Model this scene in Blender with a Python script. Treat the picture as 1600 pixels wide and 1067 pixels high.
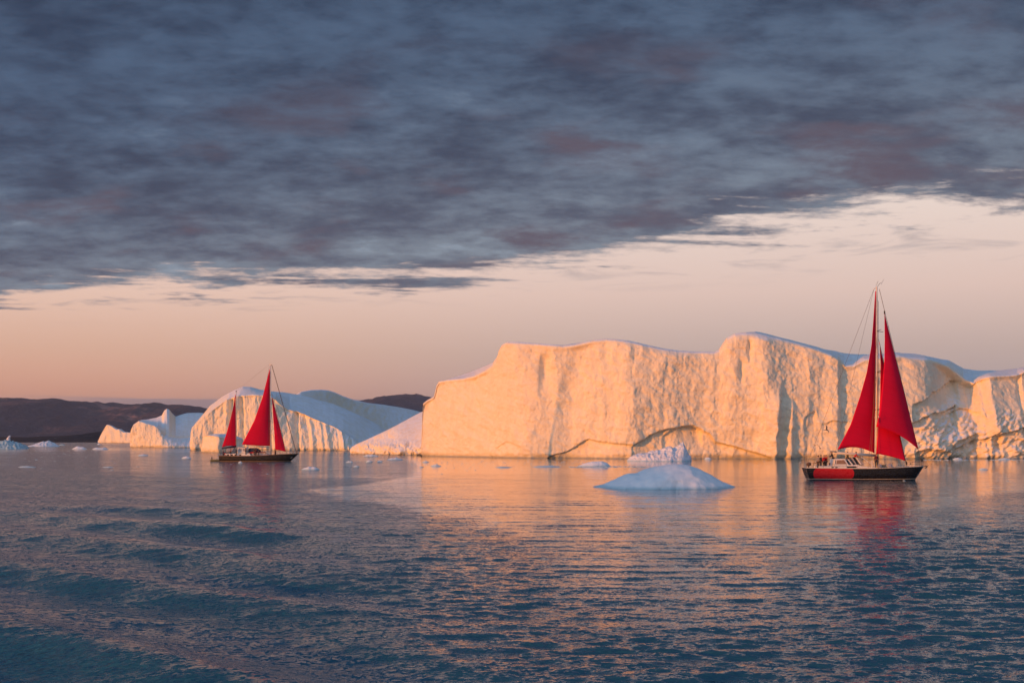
import bpy, math, random
import numpy as np
from mathutils import Vector, Matrix

random.seed(7)
for o in list(bpy.data.objects):
    bpy.data.objects.remove(o, do_unlink=True)
scene = bpy.context.scene
COL = scene.collection

# ------------------------------------------------------------------ camera
F = 1778.0            # focal length in pixels of the 1600x1067 photograph
HY = 686.0            # horizon row
CAMH = 5.5
PITCH = 0.0           # level camera, lens shifted upwards (verticals stay parallel)
cam_d = bpy.data.cameras.new("camera")
cam_d.sensor_width = 36.0
cam_d.lens = F * 36.0 / 1600.0
cam_d.shift_y = (HY - 533.5) / 1600.0
cam_d.clip_start = 0.5
cam_d.clip_end = 90000
cam = bpy.data.objects.new("camera", cam_d)
COL.objects.link(cam)
cam.location = (0, 0, CAMH)
cam.rotation_euler = (math.pi / 2 + PITCH, 0, 0)
scene.camera = cam

# ------------------------------------------------------------------ sun + exposure
SUN_EL = math.radians(5.0)
SUN_AZ = math.atan2(-0.84, -0.54)         # x, y of the direction towards the sun (behind the camera, left)
sun_dir = Vector((math.sin(SUN_AZ) * math.cos(SUN_EL), math.cos(SUN_AZ) * math.cos(SUN_EL), math.sin(SUN_EL)))
sd = bpy.data.lights.new("sun", 'SUN')
sd.energy = 1.58
sd.color = (1.0, 0.30, 0.010)
sd.angle = math.radians(0.7)
sun = bpy.data.objects.new("sun", sd)
COL.objects.link(sun)
sun.rotation_euler = sun_dir.to_track_quat('Z', 'Y').to_euler()
sun.location = (-60, -60, 60)
scene.view_settings.view_transform = 'Standard'
scene.view_settings.look = 'None'
EXPO = 1.5
scene.view_settings.exposure = EXPO
scene.view_settings.gamma = 1.0
scene.view_settings.use_curve_mapping = False


class NT:
    """tiny node-graph helper"""
    def __init__(self, tree):
        self.t = tree

    def n(self, typ, **kw):
        nd = self.t.nodes.new(typ)
        for k, v in kw.items():
            if k.startswith('i_'):
                key = k[2:]
                key = int(key) if key.isdigit() else key.replace('_', ' ')
                self.set(nd, key, v)
            else:
                setattr(nd, k, v)
        return nd

    def set(self, nd, key, v):
        s = nd.inputs[key]
        if hasattr(v, 'is_linked') or hasattr(v, 'links'):
            self.t.links.new(v, s)
        else:
            s.default_value = v

    def m(self, op, a, b=None, c=None, clamp=False):
        nd = self.t.nodes.new('ShaderNodeMath')
        nd.operation = op
        nd.use_clamp = clamp
        for i, v in enumerate((a, b, c)):
            if v is not None:
                self.set(nd, i, v)
        return nd.outputs[0]

    def vm(self, op, a, b=None, scale=None):
        nd = self.t.nodes.new('ShaderNodeVectorMath')
        nd.operation = op
        self.set(nd, 0, a)
        if b is not None:
            self.set(nd, 1, b)
        if scale is not None:
            self.set(nd, 3, scale)
        return nd.outputs[0]

    def xyz(self, x, y, z):
        nd = self.t.nodes.new('ShaderNodeCombineXYZ')
        for i, v in enumerate((x, y, z)):
            self.set(nd, i, v)
        return nd.outputs[0]

    def noise(self, vec, scale, detail=4, rough=0.5, dist=0.0, out=0, lac=2.0):
        nd = self.t.nodes.new('ShaderNodeTexNoise')
        self.set(nd, 'Vector', vec)
        self.set(nd, 'Scale', scale)
        self.set(nd, 'Detail', detail)
        self.set(nd, 'Roughness', rough)
        self.set(nd, 'Distortion', dist)
        self.set(nd, 'Lacunarity', lac)
        return nd.outputs[out]

    def sm(self, v, a, b, c=0.0, d=1.0):
        nd = self.t.nodes.new('ShaderNodeMapRange')
        nd.interpolation_type = 'SMOOTHSTEP'
        self.set(nd, 0, v)
        self.set(nd, 1, a)
        self.set(nd, 2, b)
        self.set(nd, 3, c)
        self.set(nd, 4, d)
        return nd.outputs[0]

    def mix(self, f, a, b, blend='MIX'):
        nd = self.t.nodes.new('ShaderNodeMix')
        nd.data_type = 'RGBA'
        nd.blend_type = blend
        nd.clamp_factor = True
        self.set(nd, 0, f)
        self.set(nd, 6, a)
        self.set(nd, 7, b)
        return nd.outputs[2]

    def ramp(self, f, stops, interp='LINEAR'):
        nd = self.t.nodes.new('ShaderNodeValToRGB')
        cr = nd.color_ramp
        cr.interpolation = interp
        while len(cr.elements) < len(stops):
            cr.elements.new(0.5)
        for e, (p, c) in zip(cr.elements, stops):
            e.position = p
            e.color = (*c, 1)
        self.set(nd, 0, f)
        return nd.outputs[0]


def srgb(r, g, b):
    return tuple(((c / 255) / 12.92 if c / 255 <= 0.04045 else ((c / 255 + 0.055) / 1.055) ** 2.4) for c in (r, g, b))


# ------------------------------------------------------------------ world: Nishita sky, peach horizon, cloud deck
world = bpy.data.worlds.new("World")
scene.world = world
world.use_nodes = True
wt = world.node_tree
wt.nodes.clear()
W = NT(wt)
tc = W.n('ShaderNodeTexCoord')
D = tc.outputs['Generated']
sep = W.n('ShaderNodeSeparateXYZ', i_0=D)
dx, dy, dz = sep.outputs
sky = W.n('ShaderNodeTexSky', sky_type='NISHITA', sun_disc=False, sun_elevation=SUN_EL,
          sun_rotation=SUN_AZ, air_density=1.0, dust_density=1.5, ozone_density=2.5)
nish = W.vm('SCALE', sky.outputs[0], scale=0.15)
zc = W.m('MAXIMUM', dz, 0.012)
u = W.m('DIVIDE', dx, zc)
v = W.m('DIVIDE', dy, zc)
# clear air near the horizon
elev = W.m('MULTIPLY', dz, 4.0)        # 0..0.25 -> 0..1
warm = W.ramp(elev, [(0.0, srgb(196, 152, 140)), (0.06, srgb(200, 155, 142)), (0.15, srgb(226, 162, 130)),
                     (0.30, srgb(220, 174, 148)), (0.50, srgb(226, 192, 174)), (0.80, srgb(228, 208, 198)),
                     (1.0, srgb(205, 205, 212))])
cool = W.ramp(elev, [(0.0, srgb(178, 160, 158)), (0.3, srgb(196, 172, 162)), (0.50, srgb(218, 190, 178)),
                     (0.80, srgb(224, 206, 196)), (1.0, srgb(205, 205, 212))])
side = W.sm(dx, -0.42, 0.25)
clear_low = W.mix(side, warm, cool)
# low far cloud bank hugging the horizon
bank_n = W.noise(W.xyz(W.m('MULTIPLY', dx, 9.0), W.m('MULTIPLY', dy, 9.0), W.m('MULTIPLY', dz, 60.0)), 1.0, 3, 0.5)
bank_top = W.m('ADD', 0.0345, W.m('MULTIPLY', W.m('SUBTRACT', bank_n, 0.5), 0.006))
bank = W.m('MULTIPLY', W.sm(W.m('SUBTRACT', bank_top, dz), -0.0008, 0.0012), W.sm(dx, -0.42, -0.30, 0.0, 0.9))
clear_low = W.mix(bank, clear_low, (*srgb(164, 138, 138), 1))
hi_mix = W.sm(dz, 0.20, 0.42)
clear = W.mix(hi_mix, W.vm('SCALE', clear_low, scale=1.20 * 2 ** -EXPO), nish)
# cloud deck, a layer at one height seen in true perspective
w_ = W.m('ADD', v, W.m('MULTIPLY', u, 0.545))
cuv = W.xyz(u, v, 0.0)
zs_ = W.m('ADD', zc, 0.20)
cuv_s = W.xyz(W.m('DIVIDE', dx, zs_), W.m('MULTIPLY', W.m('DIVIDE', dy, zs_), 1.4), 0.37)
nA = W.noise(cuv_s, 2.4, 5, 0.55, 0.3)
nB = W.noise(cuv_s, 6.5, 10, 0.60, 0.1)
nE = W.noise(W.xyz(W.m('MULTIPLY', u, 0.55), v, 2.0), 2.0, 9, 0.60, 0.6)
nC = W.noise(W.vm('ADD', cuv_s, (7.3, 2.1, 0.4)), 3.6, 3, 0.5, 0.1)
nD = W.noise(W.vm('ADD', cuv_s, (3.3, 9.1, 1.4)), 3.6, 7, 0.55, 0.1)
nF = W.noise(cuv_s, 19.0, 8, 0.62, 0.15)
lobe = W.m('MULTIPLY', W.sm(u, -2.6, -0.9), W.sm(u, 0.9, 0.2))
edge = W.m('SUBTRACT', W.m('ADD', 6.28, W.m('MULTIPLY', lobe, 0.75)), w_)
ew = W.m('ADD', edge, W.m('MULTIPLY', W.m('SUBTRACT', nE, 0.5), 4.4))
ew = W.m('ADD', ew, W.m('MULTIPLY', W.m('SUBTRACT', nA, 0.5), 1.2))
ew = W.m('ADD', ew, W.m('MULTIPLY', W.m('SUBTRACT', nF, 0.5), 1.6))
cover_f = W.sm(ew, -0.25, 0.75)
# thin far wisps beyond the edge
wis = W.noise(W.xyz(W.m('MULTIPLY', u, 1.0), W.m('MULTIPLY', v, 1.1), 4.0), 1.35, 7, 0.62, 0.5)
wisp = W.m('MULTIPLY', W.sm(wis, 0.54, 0.68), W.sm(w_, 8.6, 6.8, 0.0, 0.40))
wisp = W.m('MULTIPLY', wisp, W.sm(dz, 0.085, 0.11))
cover_r = W.sm(W.m('ADD', W.m('ADD', w_, -0.4), W.m('MULTIPLY', W.m('SUBTRACT', nA, 0.5), 2.0)), -0.4, 0.5)
cover = W.m('MULTIPLY', W.m('MAXIMUM', cover_f, wisp), cover_r)
# shade of the deck: nearer part is heavier and bluer, the far part greyer and lighter
far = W.sm(w_, 2.0, 6.6)
dark_c = W.mix(far, (*srgb(46, 62, 86), 1), (*srgb(92, 97, 114), 1))
lite_c = W.mix(far, (*srgb(76, 98, 126), 1), (*srgb(136, 146, 158), 1))
tex = W.m('ADD', W.m('ADD', W.m('MULTIPLY', nB, 0.47), W.m('MULTIPLY', nD, 0.33)), W.m('MULTIPLY', nF, 0.20))
tsm = W.sm(tex, 0.37, 0.63)
cl = W.mix(tsm, dark_c, lite_c)
mauve = W.m('MULTIPLY', W.sm(nC, 0.50, 0.68), W.sm(tsm, 1.0, 0.2, 0.2, 0.75))
mauve = W.m('MULTIPLY', mauve, W.sm(w_, 2.4, 3.9))
cl = W.mix(mauve, cl, (*srgb(100, 88, 100), 1))
gap = W.m('MULTIPLY', W.sm(nB, 0.56, 0.70), W.sm(nD, 0.46, 0.60))
gap = W.m('MULTIPLY', gap, W.sm(W.m('SUBTRACT', u, W.m('MULTIPLY', w_, 0.35)), -0.2, -2.6, 0.0, 0.5))
gap = W.m('MULTIPLY', gap, W.sm(w_, 2.6, 3.6))
cl = W.mix(gap, cl, (*srgb(158, 174, 190), 1))
thin = W.sm(ew, 0.9, 0.0, 0.0, 0.55)
cl = W.mix(thin, cl, (*srgb(150, 146, 152), 1))
skyc = W.mix(cover, clear, W.vm('SCALE', cl, scale=2 ** -EXPO))
bg = W.n('ShaderNodeBackground', i_Color=skyc, i_Strength=1.0)
wo = W.n('ShaderNodeOutputWorld')
wt.links.new(bg.outputs[0], wo.inputs[0])


# ------------------------------------------------------------------ geometry helpers
def ray(px, py):
    return Vector(((px - 800.0) / F, 1.0, (HY - py) / F))


def ground(px, py):
    r = ray(px, py)
    t = -CAMH / r.z
    return Vector((r.x * t, r.y * t, 0))


def at_y(px, py, y):
    r = ray(px, py)
    t = y / r.y
    return Vector((r.x * t, y, CAMH + r.z * t))


_rs = np.random.RandomState(11)
_P = _rs.permutation(256)
_P = np.concatenate([_P, _P, _P])
_G = _rs.uniform(-1, 1, (256, 3))
_G /= np.linalg.norm(_G, axis=1)[:, None]


def pn(x, y, z=0.0):
    x, y, z = np.broadcast_arrays(np.asarray(x, float), np.asarray(y, float), np.asarray(z, float))
    xi, yi, zi = np.floor(x).astype(int), np.floor(y).astype(int), np.floor(z).astype(int)
    xf, yf, zf = x - xi, y - yi, z - zi
    u_, v_, w2 = (t * t * t * (t * (t * 6 - 15) + 10) for t in (xf, yf, zf))
    out = 0
    for a in (0, 1):
        for b in (0, 1):
            for c in (0, 1):
                g = _G[_P[_P[_P[(xi + a) & 255] + ((yi + b) & 255)] + ((zi + c) & 255)]]
                d = g[..., 0] * (xf - a) + g[..., 1] * (yf - b) + g[..., 2] * (zf - c)
                out = out + d * (u_ if a else 1 - u_) * (v_ if b else 1 - v_) * (w2 if c else 1 - w2)
    return out * 1.5


def fbm(x, y, z=0.0, o=4, g=0.5):
    s, a, f = 0, 1.0, 1.0
    for i in range(o):
        s = s + a * pn(x * f + 13.7 * i, y * f + 5.1 * i, np.asarray(z) * f + 2.9 * i)
        a *= g
        f *= 2.03
    return s


def ridged(x, y, z=0.0, o=4, g=0.5):
    s, a, f = 0, 1.0, 1.0
    for i in range(o):
        s = s + a * (1 - 2 * np.abs(pn(x * f + 3.7 * i, y * f + 8.1 * i, np.asarray(z) * f + 1.9 * i)))
        a *= g
        f *= 2.03
    return s / 2


def ss(x, a, b):
    t = np.clip((x - a) / (b - a), 0, 1)
    return t * t * (3 - 2 * t)


def mesh_np(name, verts, faces, mat=None, parent=None, smooth=True):
    me = bpy.data.meshes.new(name)
    verts = np.asarray(verts, dtype=np.float32)
    faces = np.asarray(faces, dtype=np.int32)
    k = faces.shape[1]
    me.vertices.add(len(verts))
    me.vertices.foreach_set('co', verts.ravel())
    me.loops.add(faces.size)
    me.loops.foreach_set('vertex_index', faces.ravel())
    me.polygons.add(len(faces))
    me.polygons.foreach_set('loop_start', np.arange(0, faces.size, k, dtype=np.int32))
    me.polygons.foreach_set('loop_total', np.full(len(faces), k, dtype=np.int32))
    if smooth:
        me.polygons.foreach_set('use_smooth', np.ones(len(faces), dtype=bool))
    me.update(calc_edges=True)
    me.validate()
    o = bpy.data.objects.new(name, me)
    COL.objects.link(o)
    if mat:
        me.materials.append(mat)
    if parent:
        o.parent = parent
    return o


def grid_faces(nr, nc, wrap=False):
    r = np.arange(nr - 1)[:, None]
    c = np.arange(nc if wrap else nc - 1)[None, :]
    a = r * nc + c
    b = r * nc + (c + 1) % nc
    return np.stack([a, b, b + nc, a + nc], -1).reshape(-1, 4)


def tag(o, label=None, cat=None, group=None, kind=None):
    if label:
        o['label'] = label
    if cat:
        o['category'] = cat
    if group:
        o['group'] = group
    if kind:
        o['kind'] = kind
    return o


def empty(name, loc, rz=0.0, label=None, cat=None, group=None):
    o = bpy.data.objects.new(name, None)
    o.empty_display_size = 0.3
    COL.objects.link(o)
    o.location = loc
    o.rotation_euler = (0, 0, rz)
    return tag(o, label, cat, group)


class MB:
    def __init__(s):
        s.v, s.f = [], []

    def add(s, vs, fs):
        b = len(s.v)
        s.v += [tuple(p) for p in vs]
        s.f += [tuple(b + i for i in f) for f in fs]
        return s

    def box(s, c, d, rz=0.0, ry=0.0, taper=1.0):
        M = Matrix.Rotation(rz, 3, 'Z') @ Matrix.Rotation(ry, 3, 'Y')
        vs = []
        for z in (-1, 1):
            k = taper if z > 0 else 1
            for x, y in ((-1, -1), (1, -1), (1, 1), (-1, 1)):
                vs.append(M @ Vector((x * d[0] / 2 * k, y * d[1] / 2 * k, z * d[2] / 2)) + Vector(c))
        return s.add(vs, [(3, 2, 1, 0), (4, 5, 6, 7), (0, 1, 5, 4), (1, 2, 6, 5), (2, 3, 7, 6), (3, 0, 4, 7)])

    def tube(s, pts, r, n=8):
        pts = [Vector(p) for p in pts]
        rs = r if isinstance(r, (list, tuple)) else [r] * len(pts)
        rings = []
        for i, p in enumerate(pts):
            t = (pts[min(i + 1, len(pts) - 1)] - pts[max(i - 1, 0)]).normalized()
            a = t.cross(Vector((0, 0, 1)))
            if a.length < 1e-3:
                a = t.cross(Vector((0, 1, 0)))
            a.normalize()
            b = t.cross(a)
            rings.append([p + (a * math.cos(2 * math.pi * k / n) + b * math.sin(2 * math.pi * k / n)) * rs[i] for k in range(n)])
        vs = [q for rg in rings for q in rg]
        fs = [(i * n + k, i * n + (k + 1) % n, (i + 1) * n + (k + 1) % n, (i + 1) * n + k) for i in range(len(pts) - 1) for k in range(n)]
        fs.append(tuple(range(n - 1, -1, -1)))
        fs.append(tuple((len(pts) - 1) * n + k for k in range(n)))
        return s.add(vs, fs)

    def ball(s, c, r, nu=10, nv=7, sc=(1, 1, 1), jit=0.0):
        vs, fs = [], []
        c = Vector(c)
        for j in range(nv + 1):
            ph = math.pi * j / nv
            for i in range(nu):
                th = 2 * math.pi * i / nu
                k = 1 + random.uniform(-jit, jit)
                vs.append(c + Vector((math.sin(ph) * math.cos(th) * sc[0], math.sin(ph) * math.sin(th) * sc[1], math.cos(ph) * sc[2])) * r * k)
        for j in range(nv):
            for i in range(nu):
                fs.append((j * nu + i, (j + 1) * nu + i, (j + 1) * nu + (i + 1) % nu, j * nu + (i + 1) % nu))
        return s.add(vs, fs)

    def prism(s, prof, y0, y1, inset=0.0):
        """profile in x,z extruded from y0 to y1"""
        n = len(prof)
        cx = sum(p[0] for p in prof) / n
        vs = [(p[0], y0, p[1]) for p in prof] + [(p[0], y1, p[1]) for p in prof]
        fs = [tuple(range(n)), tuple(range(2 * n - 1, n - 1, -1))]
        fs += [(i, i + n, (i + 1) % n + n, (i + 1) % n) for i in range(n)]
        return s.add(vs, fs)

    def build(s, name, mat, parent=None, smooth=False, bevel=0.0):
        me = bpy.data.meshes.new(name)
        me.from_pydata(s.v, [], s.f)
        me.update()
        import bmesh
        bm = bmesh.new()
        bm.from_mesh(me)
        bmesh.ops.remove_doubles(bm, verts=bm.verts, dist=1e-5)
        if bevel > 0:
            bmesh.ops.bevel(bm, geom=list(bm.edges), offset=bevel, segments=2, affect='EDGES', clamp_overlap=True)
        bmesh.ops.recalc_face_normals(bm, faces=bm.faces)
        bm.to_mesh(me)
        bm.free()
        if smooth:
            for p in me.polygons:
                p.use_smooth = True
        if mat:
            me.materials.append(mat)
        o = bpy.data.objects.new(name, me)
        COL.objects.link(o)
        if parent:
            o.parent = parent
        return o


# ------------------------------------------------------------------ materials
def new_mat(name):
    m = bpy.data.materials.new(name)
    m.use_nodes = True
    t = m.node_tree
    b = t.nodes['Principled BSDF']
    return m, NT(t), b


def simple_mat(name, col, rough=0.5, metal=0.0, var=0.15, scale=3.0, bump=0.0, coat=0.0):
    m, N, b = new_mat(name)
    g = N.n('ShaderNodeTexCoord').outputs['Object']
    n1 = N.noise(g, scale, 5, 0.6)
    k = N.m('ADD', 1 - var, N.m('MULTIPLY', n1, 2 * var))
    c = N.vm('SCALE', (col[0], col[1], col[2]), scale=k)
    N.set(b, 'Base Color', c)
    N.set(b, 'Roughness', N.sm(n1, 0.2, 0.8, max(rough - 0.08, 0.02), min(rough + 0.12, 1)))
    b.inputs['Metallic'].default_value = metal
    b.inputs['Coat Weight'].default_value = coat
    if bump:
        bp = N.n('ShaderNodeBump', i_Strength=0.6, i_Distance=bump, i_Height=N.noise(g, scale * 6, 4, 0.6))
        N.set(b, 'Normal', bp.outputs[0])
    return m


def ice_mat(name, col=(0.80, 0.84, 0.88), deep=(0.62, 0.72, 0.80), s=1.0, bump=0.35, flute=0.5, wet=False, dirt=0.0, cliff=None):
    """firn and glacier ice: pale matte, faint blue veins, pitted relief"""
    m, N, b = new_mat(name)
    P = N.n('ShaderNodeNewGeometry').outputs['Position']
    nrm = N.n('ShaderNodeNewGeometry').outputs['Normal']
    sp = N.n('ShaderNodeSeparateXYZ', i_0=P)
    n1 = N.noise(P, 0.06 / s, 5, 0.6, 0.5)
    Pv = N.vm('MULTIPLY', P, (1.0, 1.0, 0.28))
    n2 = N.noise(Pv, 0.55 / s, 6, 0.62, 0.4)
    n3 = N.noise(P, 2.2 / s, 4, 0.6)
    vein = N.sm(N.m('ABSOLUTE', N.m('SUBTRACT', n1, 0.52)), 0.0, 0.02, 1.0, 0.0)
    up = N.n('ShaderNodeSeparateXYZ', i_0=nrm).outputs[2]
    c = N.mix(N.sm(up, 0.60, 0.92), (*(cliff or col), 1), (*col, 1))  # steep faces take the cliff tint, warm sunlight painted into the colour
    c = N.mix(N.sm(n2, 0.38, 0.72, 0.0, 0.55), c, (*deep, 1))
    c = N.mix(N.m('MULTIPLY', vein, 0.25), c, (*deep, 1))
    if dirt:
        dn = N.noise(P, 0.9 / s, 5, 0.65, 0.3)
        c = N.mix(N.sm(dn, 0.50, 0.70, 0.0, dirt), c, (0.13, 0.15, 0.15, 1))
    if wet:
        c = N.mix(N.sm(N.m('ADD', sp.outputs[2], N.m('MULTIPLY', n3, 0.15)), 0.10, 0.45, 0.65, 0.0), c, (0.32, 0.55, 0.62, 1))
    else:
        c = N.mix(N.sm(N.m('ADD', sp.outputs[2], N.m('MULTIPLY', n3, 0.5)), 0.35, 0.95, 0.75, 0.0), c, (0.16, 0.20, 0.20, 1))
    N.set(b, 'Base Color', c)
    b.inputs['Roughness'].default_value = 0.75
    b.inputs['IOR'].default_value = 1.31
    b.inputs['Specular IOR Level'].default_value = 0.25
    # relief: fluting on the steep faces, pock marks everywhere
    nz = N.m('ABSOLUTE', N.n('ShaderNodeSeparateXYZ', i_0=nrm).outputs[2])
    steep = N.sm(nz, 0.95, 0.5, 0.25, 1.0)
    vor = N.n('ShaderNodeTexVoronoi', feature='SMOOTH_F1', i_Vector=N.vm('ADD', P, N.vm('SCALE', N.noise(P, 1.2 / s, 3, 0.5, out=1), scale=0.5)), i_Scale=0.95 / s)
    h = N.m('MULTIPLY', N.m('SUBTRACT', n2, 0.5), flute)
    h = N.m('ADD', h, N.m('MULTIPLY', vor.outputs[0], 0.30))
    h = N.m('ADD', h, N.m('MULTIPLY', n3, 0.30))
    h = N.m('ADD', h, N.m('MULTIPLY', N.noise(P, 7.0 / s, 3, 0.6), 0.08))
    h = N.m('MULTIPLY', h, steep)
    bp = N.n('ShaderNodeBump', i_Strength=1.0, i_Distance=bump * s, i_Height=h)
    N.set(b, 'Normal', bp.outputs[0])
    return m


M = {}
M['ice'] = ice_mat('glacier_ice', col=(0.86, 0.88, 0.92), cliff=(0.88, 0.78, 0.60), deep=(0.78, 0.66, 0.50), bump=0.55, flute=0.4)  # cream cliff and orange deep tints paint in golden sunlight
M['ice_far'] = ice_mat('glacier_ice_far', col=(0.86, 0.88, 0.92), cliff=(0.88, 0.78, 0.58), deep=(0.76, 0.70, 0.60), s=1.6, bump=0.22, flute=0.8)  # cliff tint again carries sunset warmth in the colour
M['snow_mound'] = ice_mat('floe_snow', col=(0.92, 0.92, 0.93), deep=(0.74, 0.82, 0.88), s=0.35, bump=0.40, wet=True)
M['floe'] = ice_mat('floe_ice', col=(0.80, 0.84, 0.90), deep=(0.50, 0.68, 0.78), s=0.3, bump=0.3, wet=True)
M['teal_ice'] = ice_mat('teal_ice', col=(0.42, 0.60, 0.68), deep=(0.16, 0.34, 0.42), s=0.5, bump=0.5, wet=True, dirt=0.3)
M['rough_ice'] = ice_mat('rough_ice', col=(0.78, 0.82, 0.90), deep=(0.45, 0.58, 0.70), s=0.5, bump=0.4, wet=True, dirt=0.45)


def sail_mat(name, col, col2):
    m, N, b = new_mat(name)
    g = N.n('ShaderNodeTexCoord').outputs['Object']
    sp = N.n('ShaderNodeSeparateXYZ', i_0=g)
    n1 = N.noise(g, 0.35, 4, 0.5)
    n2 = N.noise(N.vm('MULTIPLY', g, (1, 1, 0.25)), 1.2, 4, 0.55, 0.3)
    seam = N.m('FRACT', N.m('MULTIPLY', N.m('ADD', sp.outputs[2], N.m('MULTIPLY', sp.outputs[0], 0.25)), 1.1))
    sl = N.sm(N.m('ABSOLUTE', N.m('SUBTRACT', seam, 0.5)), 0.0, 0.035, 1.0, 0.0)
    c = N.mix(N.sm(n1, 0.3, 0.7), (*col, 1), (*col2, 1))
    c = N.mix(N.m('MULTIPLY', sl, 0.35), c, (col[0] * 0.55, col[1] * 0.4, col[2] * 0.6, 1))
    N.set(b, 'Base Color', c)
    b.inputs['Roughness'].default_value = 0.75
    b.inputs['Specular IOR Level'].default_value = 0.15
    bp = N.n('ShaderNodeBump', i_Strength=0.5, i_Distance=0.04, i_Height=N.m('ADD', n2, N.m('MULTIPLY', sl, 0.15)))
    N.set(b, 'Normal', bp.outputs[0])
    tr = N.n('ShaderNodeBsdfTranslucent', i_Color=(col[0], col[1], col[2], 1))
    mx = N.n('ShaderNodeMixShader', i_0=0.06)
    N.t.links.new(b.outputs[0], mx.inputs[1])
    N.t.links.new(tr.outputs[0], mx.inputs[2])
    out = [n for n in N.t.nodes if n.type == 'OUTPUT_MATERIAL'][0]
    N.t.links.new(mx.outputs[0], out.inputs[0])
    return m


M['sail'] = sail_mat('red_sailcloth', (0.82, 0.003, 0.04), (0.88, 0.005, 0.05))
M['cream'] = simple_mat('cream_paint', (0.72, 0.66, 0.56), 0.4)
M['white'] = simple_mat('white_gelcoat', (0.78, 0.76, 0.72), 0.35)
M['mast'] = simple_mat('mast_paint', (0.80, 0.74, 0.66), 0.35)
M['glass'] = simple_mat('dark_glass', (0.02, 0.025, 0.03), 0.06)
M['black'] = simple_mat('black_metal', (0.02, 0.02, 0.022), 0.45)
M['wire'] = simple_mat('steel_wire', (0.10, 0.085, 0.08), 0.4, 0.4)
M['steel'] = simple_mat('stainless', (0.30, 0.27, 0.25), 0.5, 0.0)
M['teak'] = simple_mat('teak', (0.22, 0.13, 0.075), 0.65)
M['bluecover'] = simple_mat('navy_canvas', (0.03, 0.035, 0.07), 0.85, bump=0.02)
M['greycanvas'] = simple_mat('grey_canvas', (0.36, 0.36, 0.40), 0.85, bump=0.02)
M['rope'] = simple_mat('rope', (0.30, 0.24, 0.16), 0.9)
M['brown'] = simple_mat('brown_cover', (0.10, 0.065, 0.055), 0.8)
M['olive'] = simple_mat('olive_rubber', (0.10, 0.12, 0.07), 0.7)
M['skin'] = simple_mat('skin', (0.50, 0.30, 0.22), 0.6)
M['hair'] = simple_mat('hair', (0.04, 0.028, 0.02), 0.8)
M['cloth_dark'] = simple_mat('dark_jacket', (0.022, 0.024, 0.03), 0.85)
M['cloth_red'] = simple_mat('red_jacket', (0.50, 0.012, 0.02), 0.8)
M['cloth_maroon'] = simple_mat('maroon_jacket', (0.14, 0.015, 0.025), 0.8)
M['cloth_green'] = simple_mat('green_jacket', (0.04, 0.055, 0.04), 0.85)
M['cloth_grey'] = simple_mat('grey_jacket', (0.25, 0.25, 0.28), 0.85)
M['trousers'] = simple_mat('dark_trousers', (0.03, 0.03, 0.036), 0.9)
M['gull'] = simple_mat('gull_feathers', (0.16, 0.13, 0.12), 0.8)


def hull_mat(name, base, red=None, z_stripe=(0.16, 0.30), stripe=(0.62, 0.55, 0.45), bottom=(0.015, 0.014, 0.014), low=None):
    m, N, b = new_mat(name)
    g = N.n('ShaderNodeTexCoord').outputs['Object']
    x, y, z = N.n('ShaderNodeSeparateXYZ', i_0=g).outputs
    n1 = N.noise(N.vm('MULTIPLY', g, (1, 1, 3)), 1.5, 5, 0.6)
    c = N.mix(N.sm(n1, 0.4, 0.8, 0, 0.35), (*base, 1), (base[0] * 1.8 + 0.008, base[1] * 1.6 + 0.006, base[2] * 1.5 + 0.004, 1))
    if red:
        x0, x1, zc_, hh = red
        # rounded rectangle
        cx, hx, r = (x0 + x1) / 2, (x1 - x0) / 2, 0.70
        qx = N.m('MAXIMUM', N.m('SUBTRACT', N.m('ABSOLUTE', N.m('SUBTRACT', x, cx)), hx - r), 0.0)
        qz = N.m('MAXIMUM', N.m('SUBTRACT', N.m('ABSOLUTE', N.m('SUBTRACT', z, zc_)), hh - r), 0.0)
        d = N.m('SUBTRACT', N.m('SQRT', N.m('ADD', N.m('MULTIPLY', qx, qx), N.m('MULTIPLY', qz, qz))), r)
        c = N.mix(N.sm(d, -0.02, 0.02, 1.0, 0.0), c, N.mix(n1, (0.42, 0.008, 0.014, 1), (0.56, 0.014, 0.02, 1)))
    c = N.mix(N.sm(z, z_stripe[0] - 0.01, z_stripe[0] + 0.01, 1, 0), c, (*bottom, 1))
    s = N.m('MULTIPLY', N.sm(z, z_stripe[0] - 0.01, z_stripe[0] + 0.01), N.sm(z, z_stripe[1] - 0.01, z_stripe[1] + 0.01, 1, 0))
    c = N.mix(s, c, (*stripe, 1))
    N.set(b, 'Base Color', c)
    N.set(b, 'Roughness', N.sm(n1, 0.3, 0.8, 0.22, 0.4))
    return m


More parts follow.
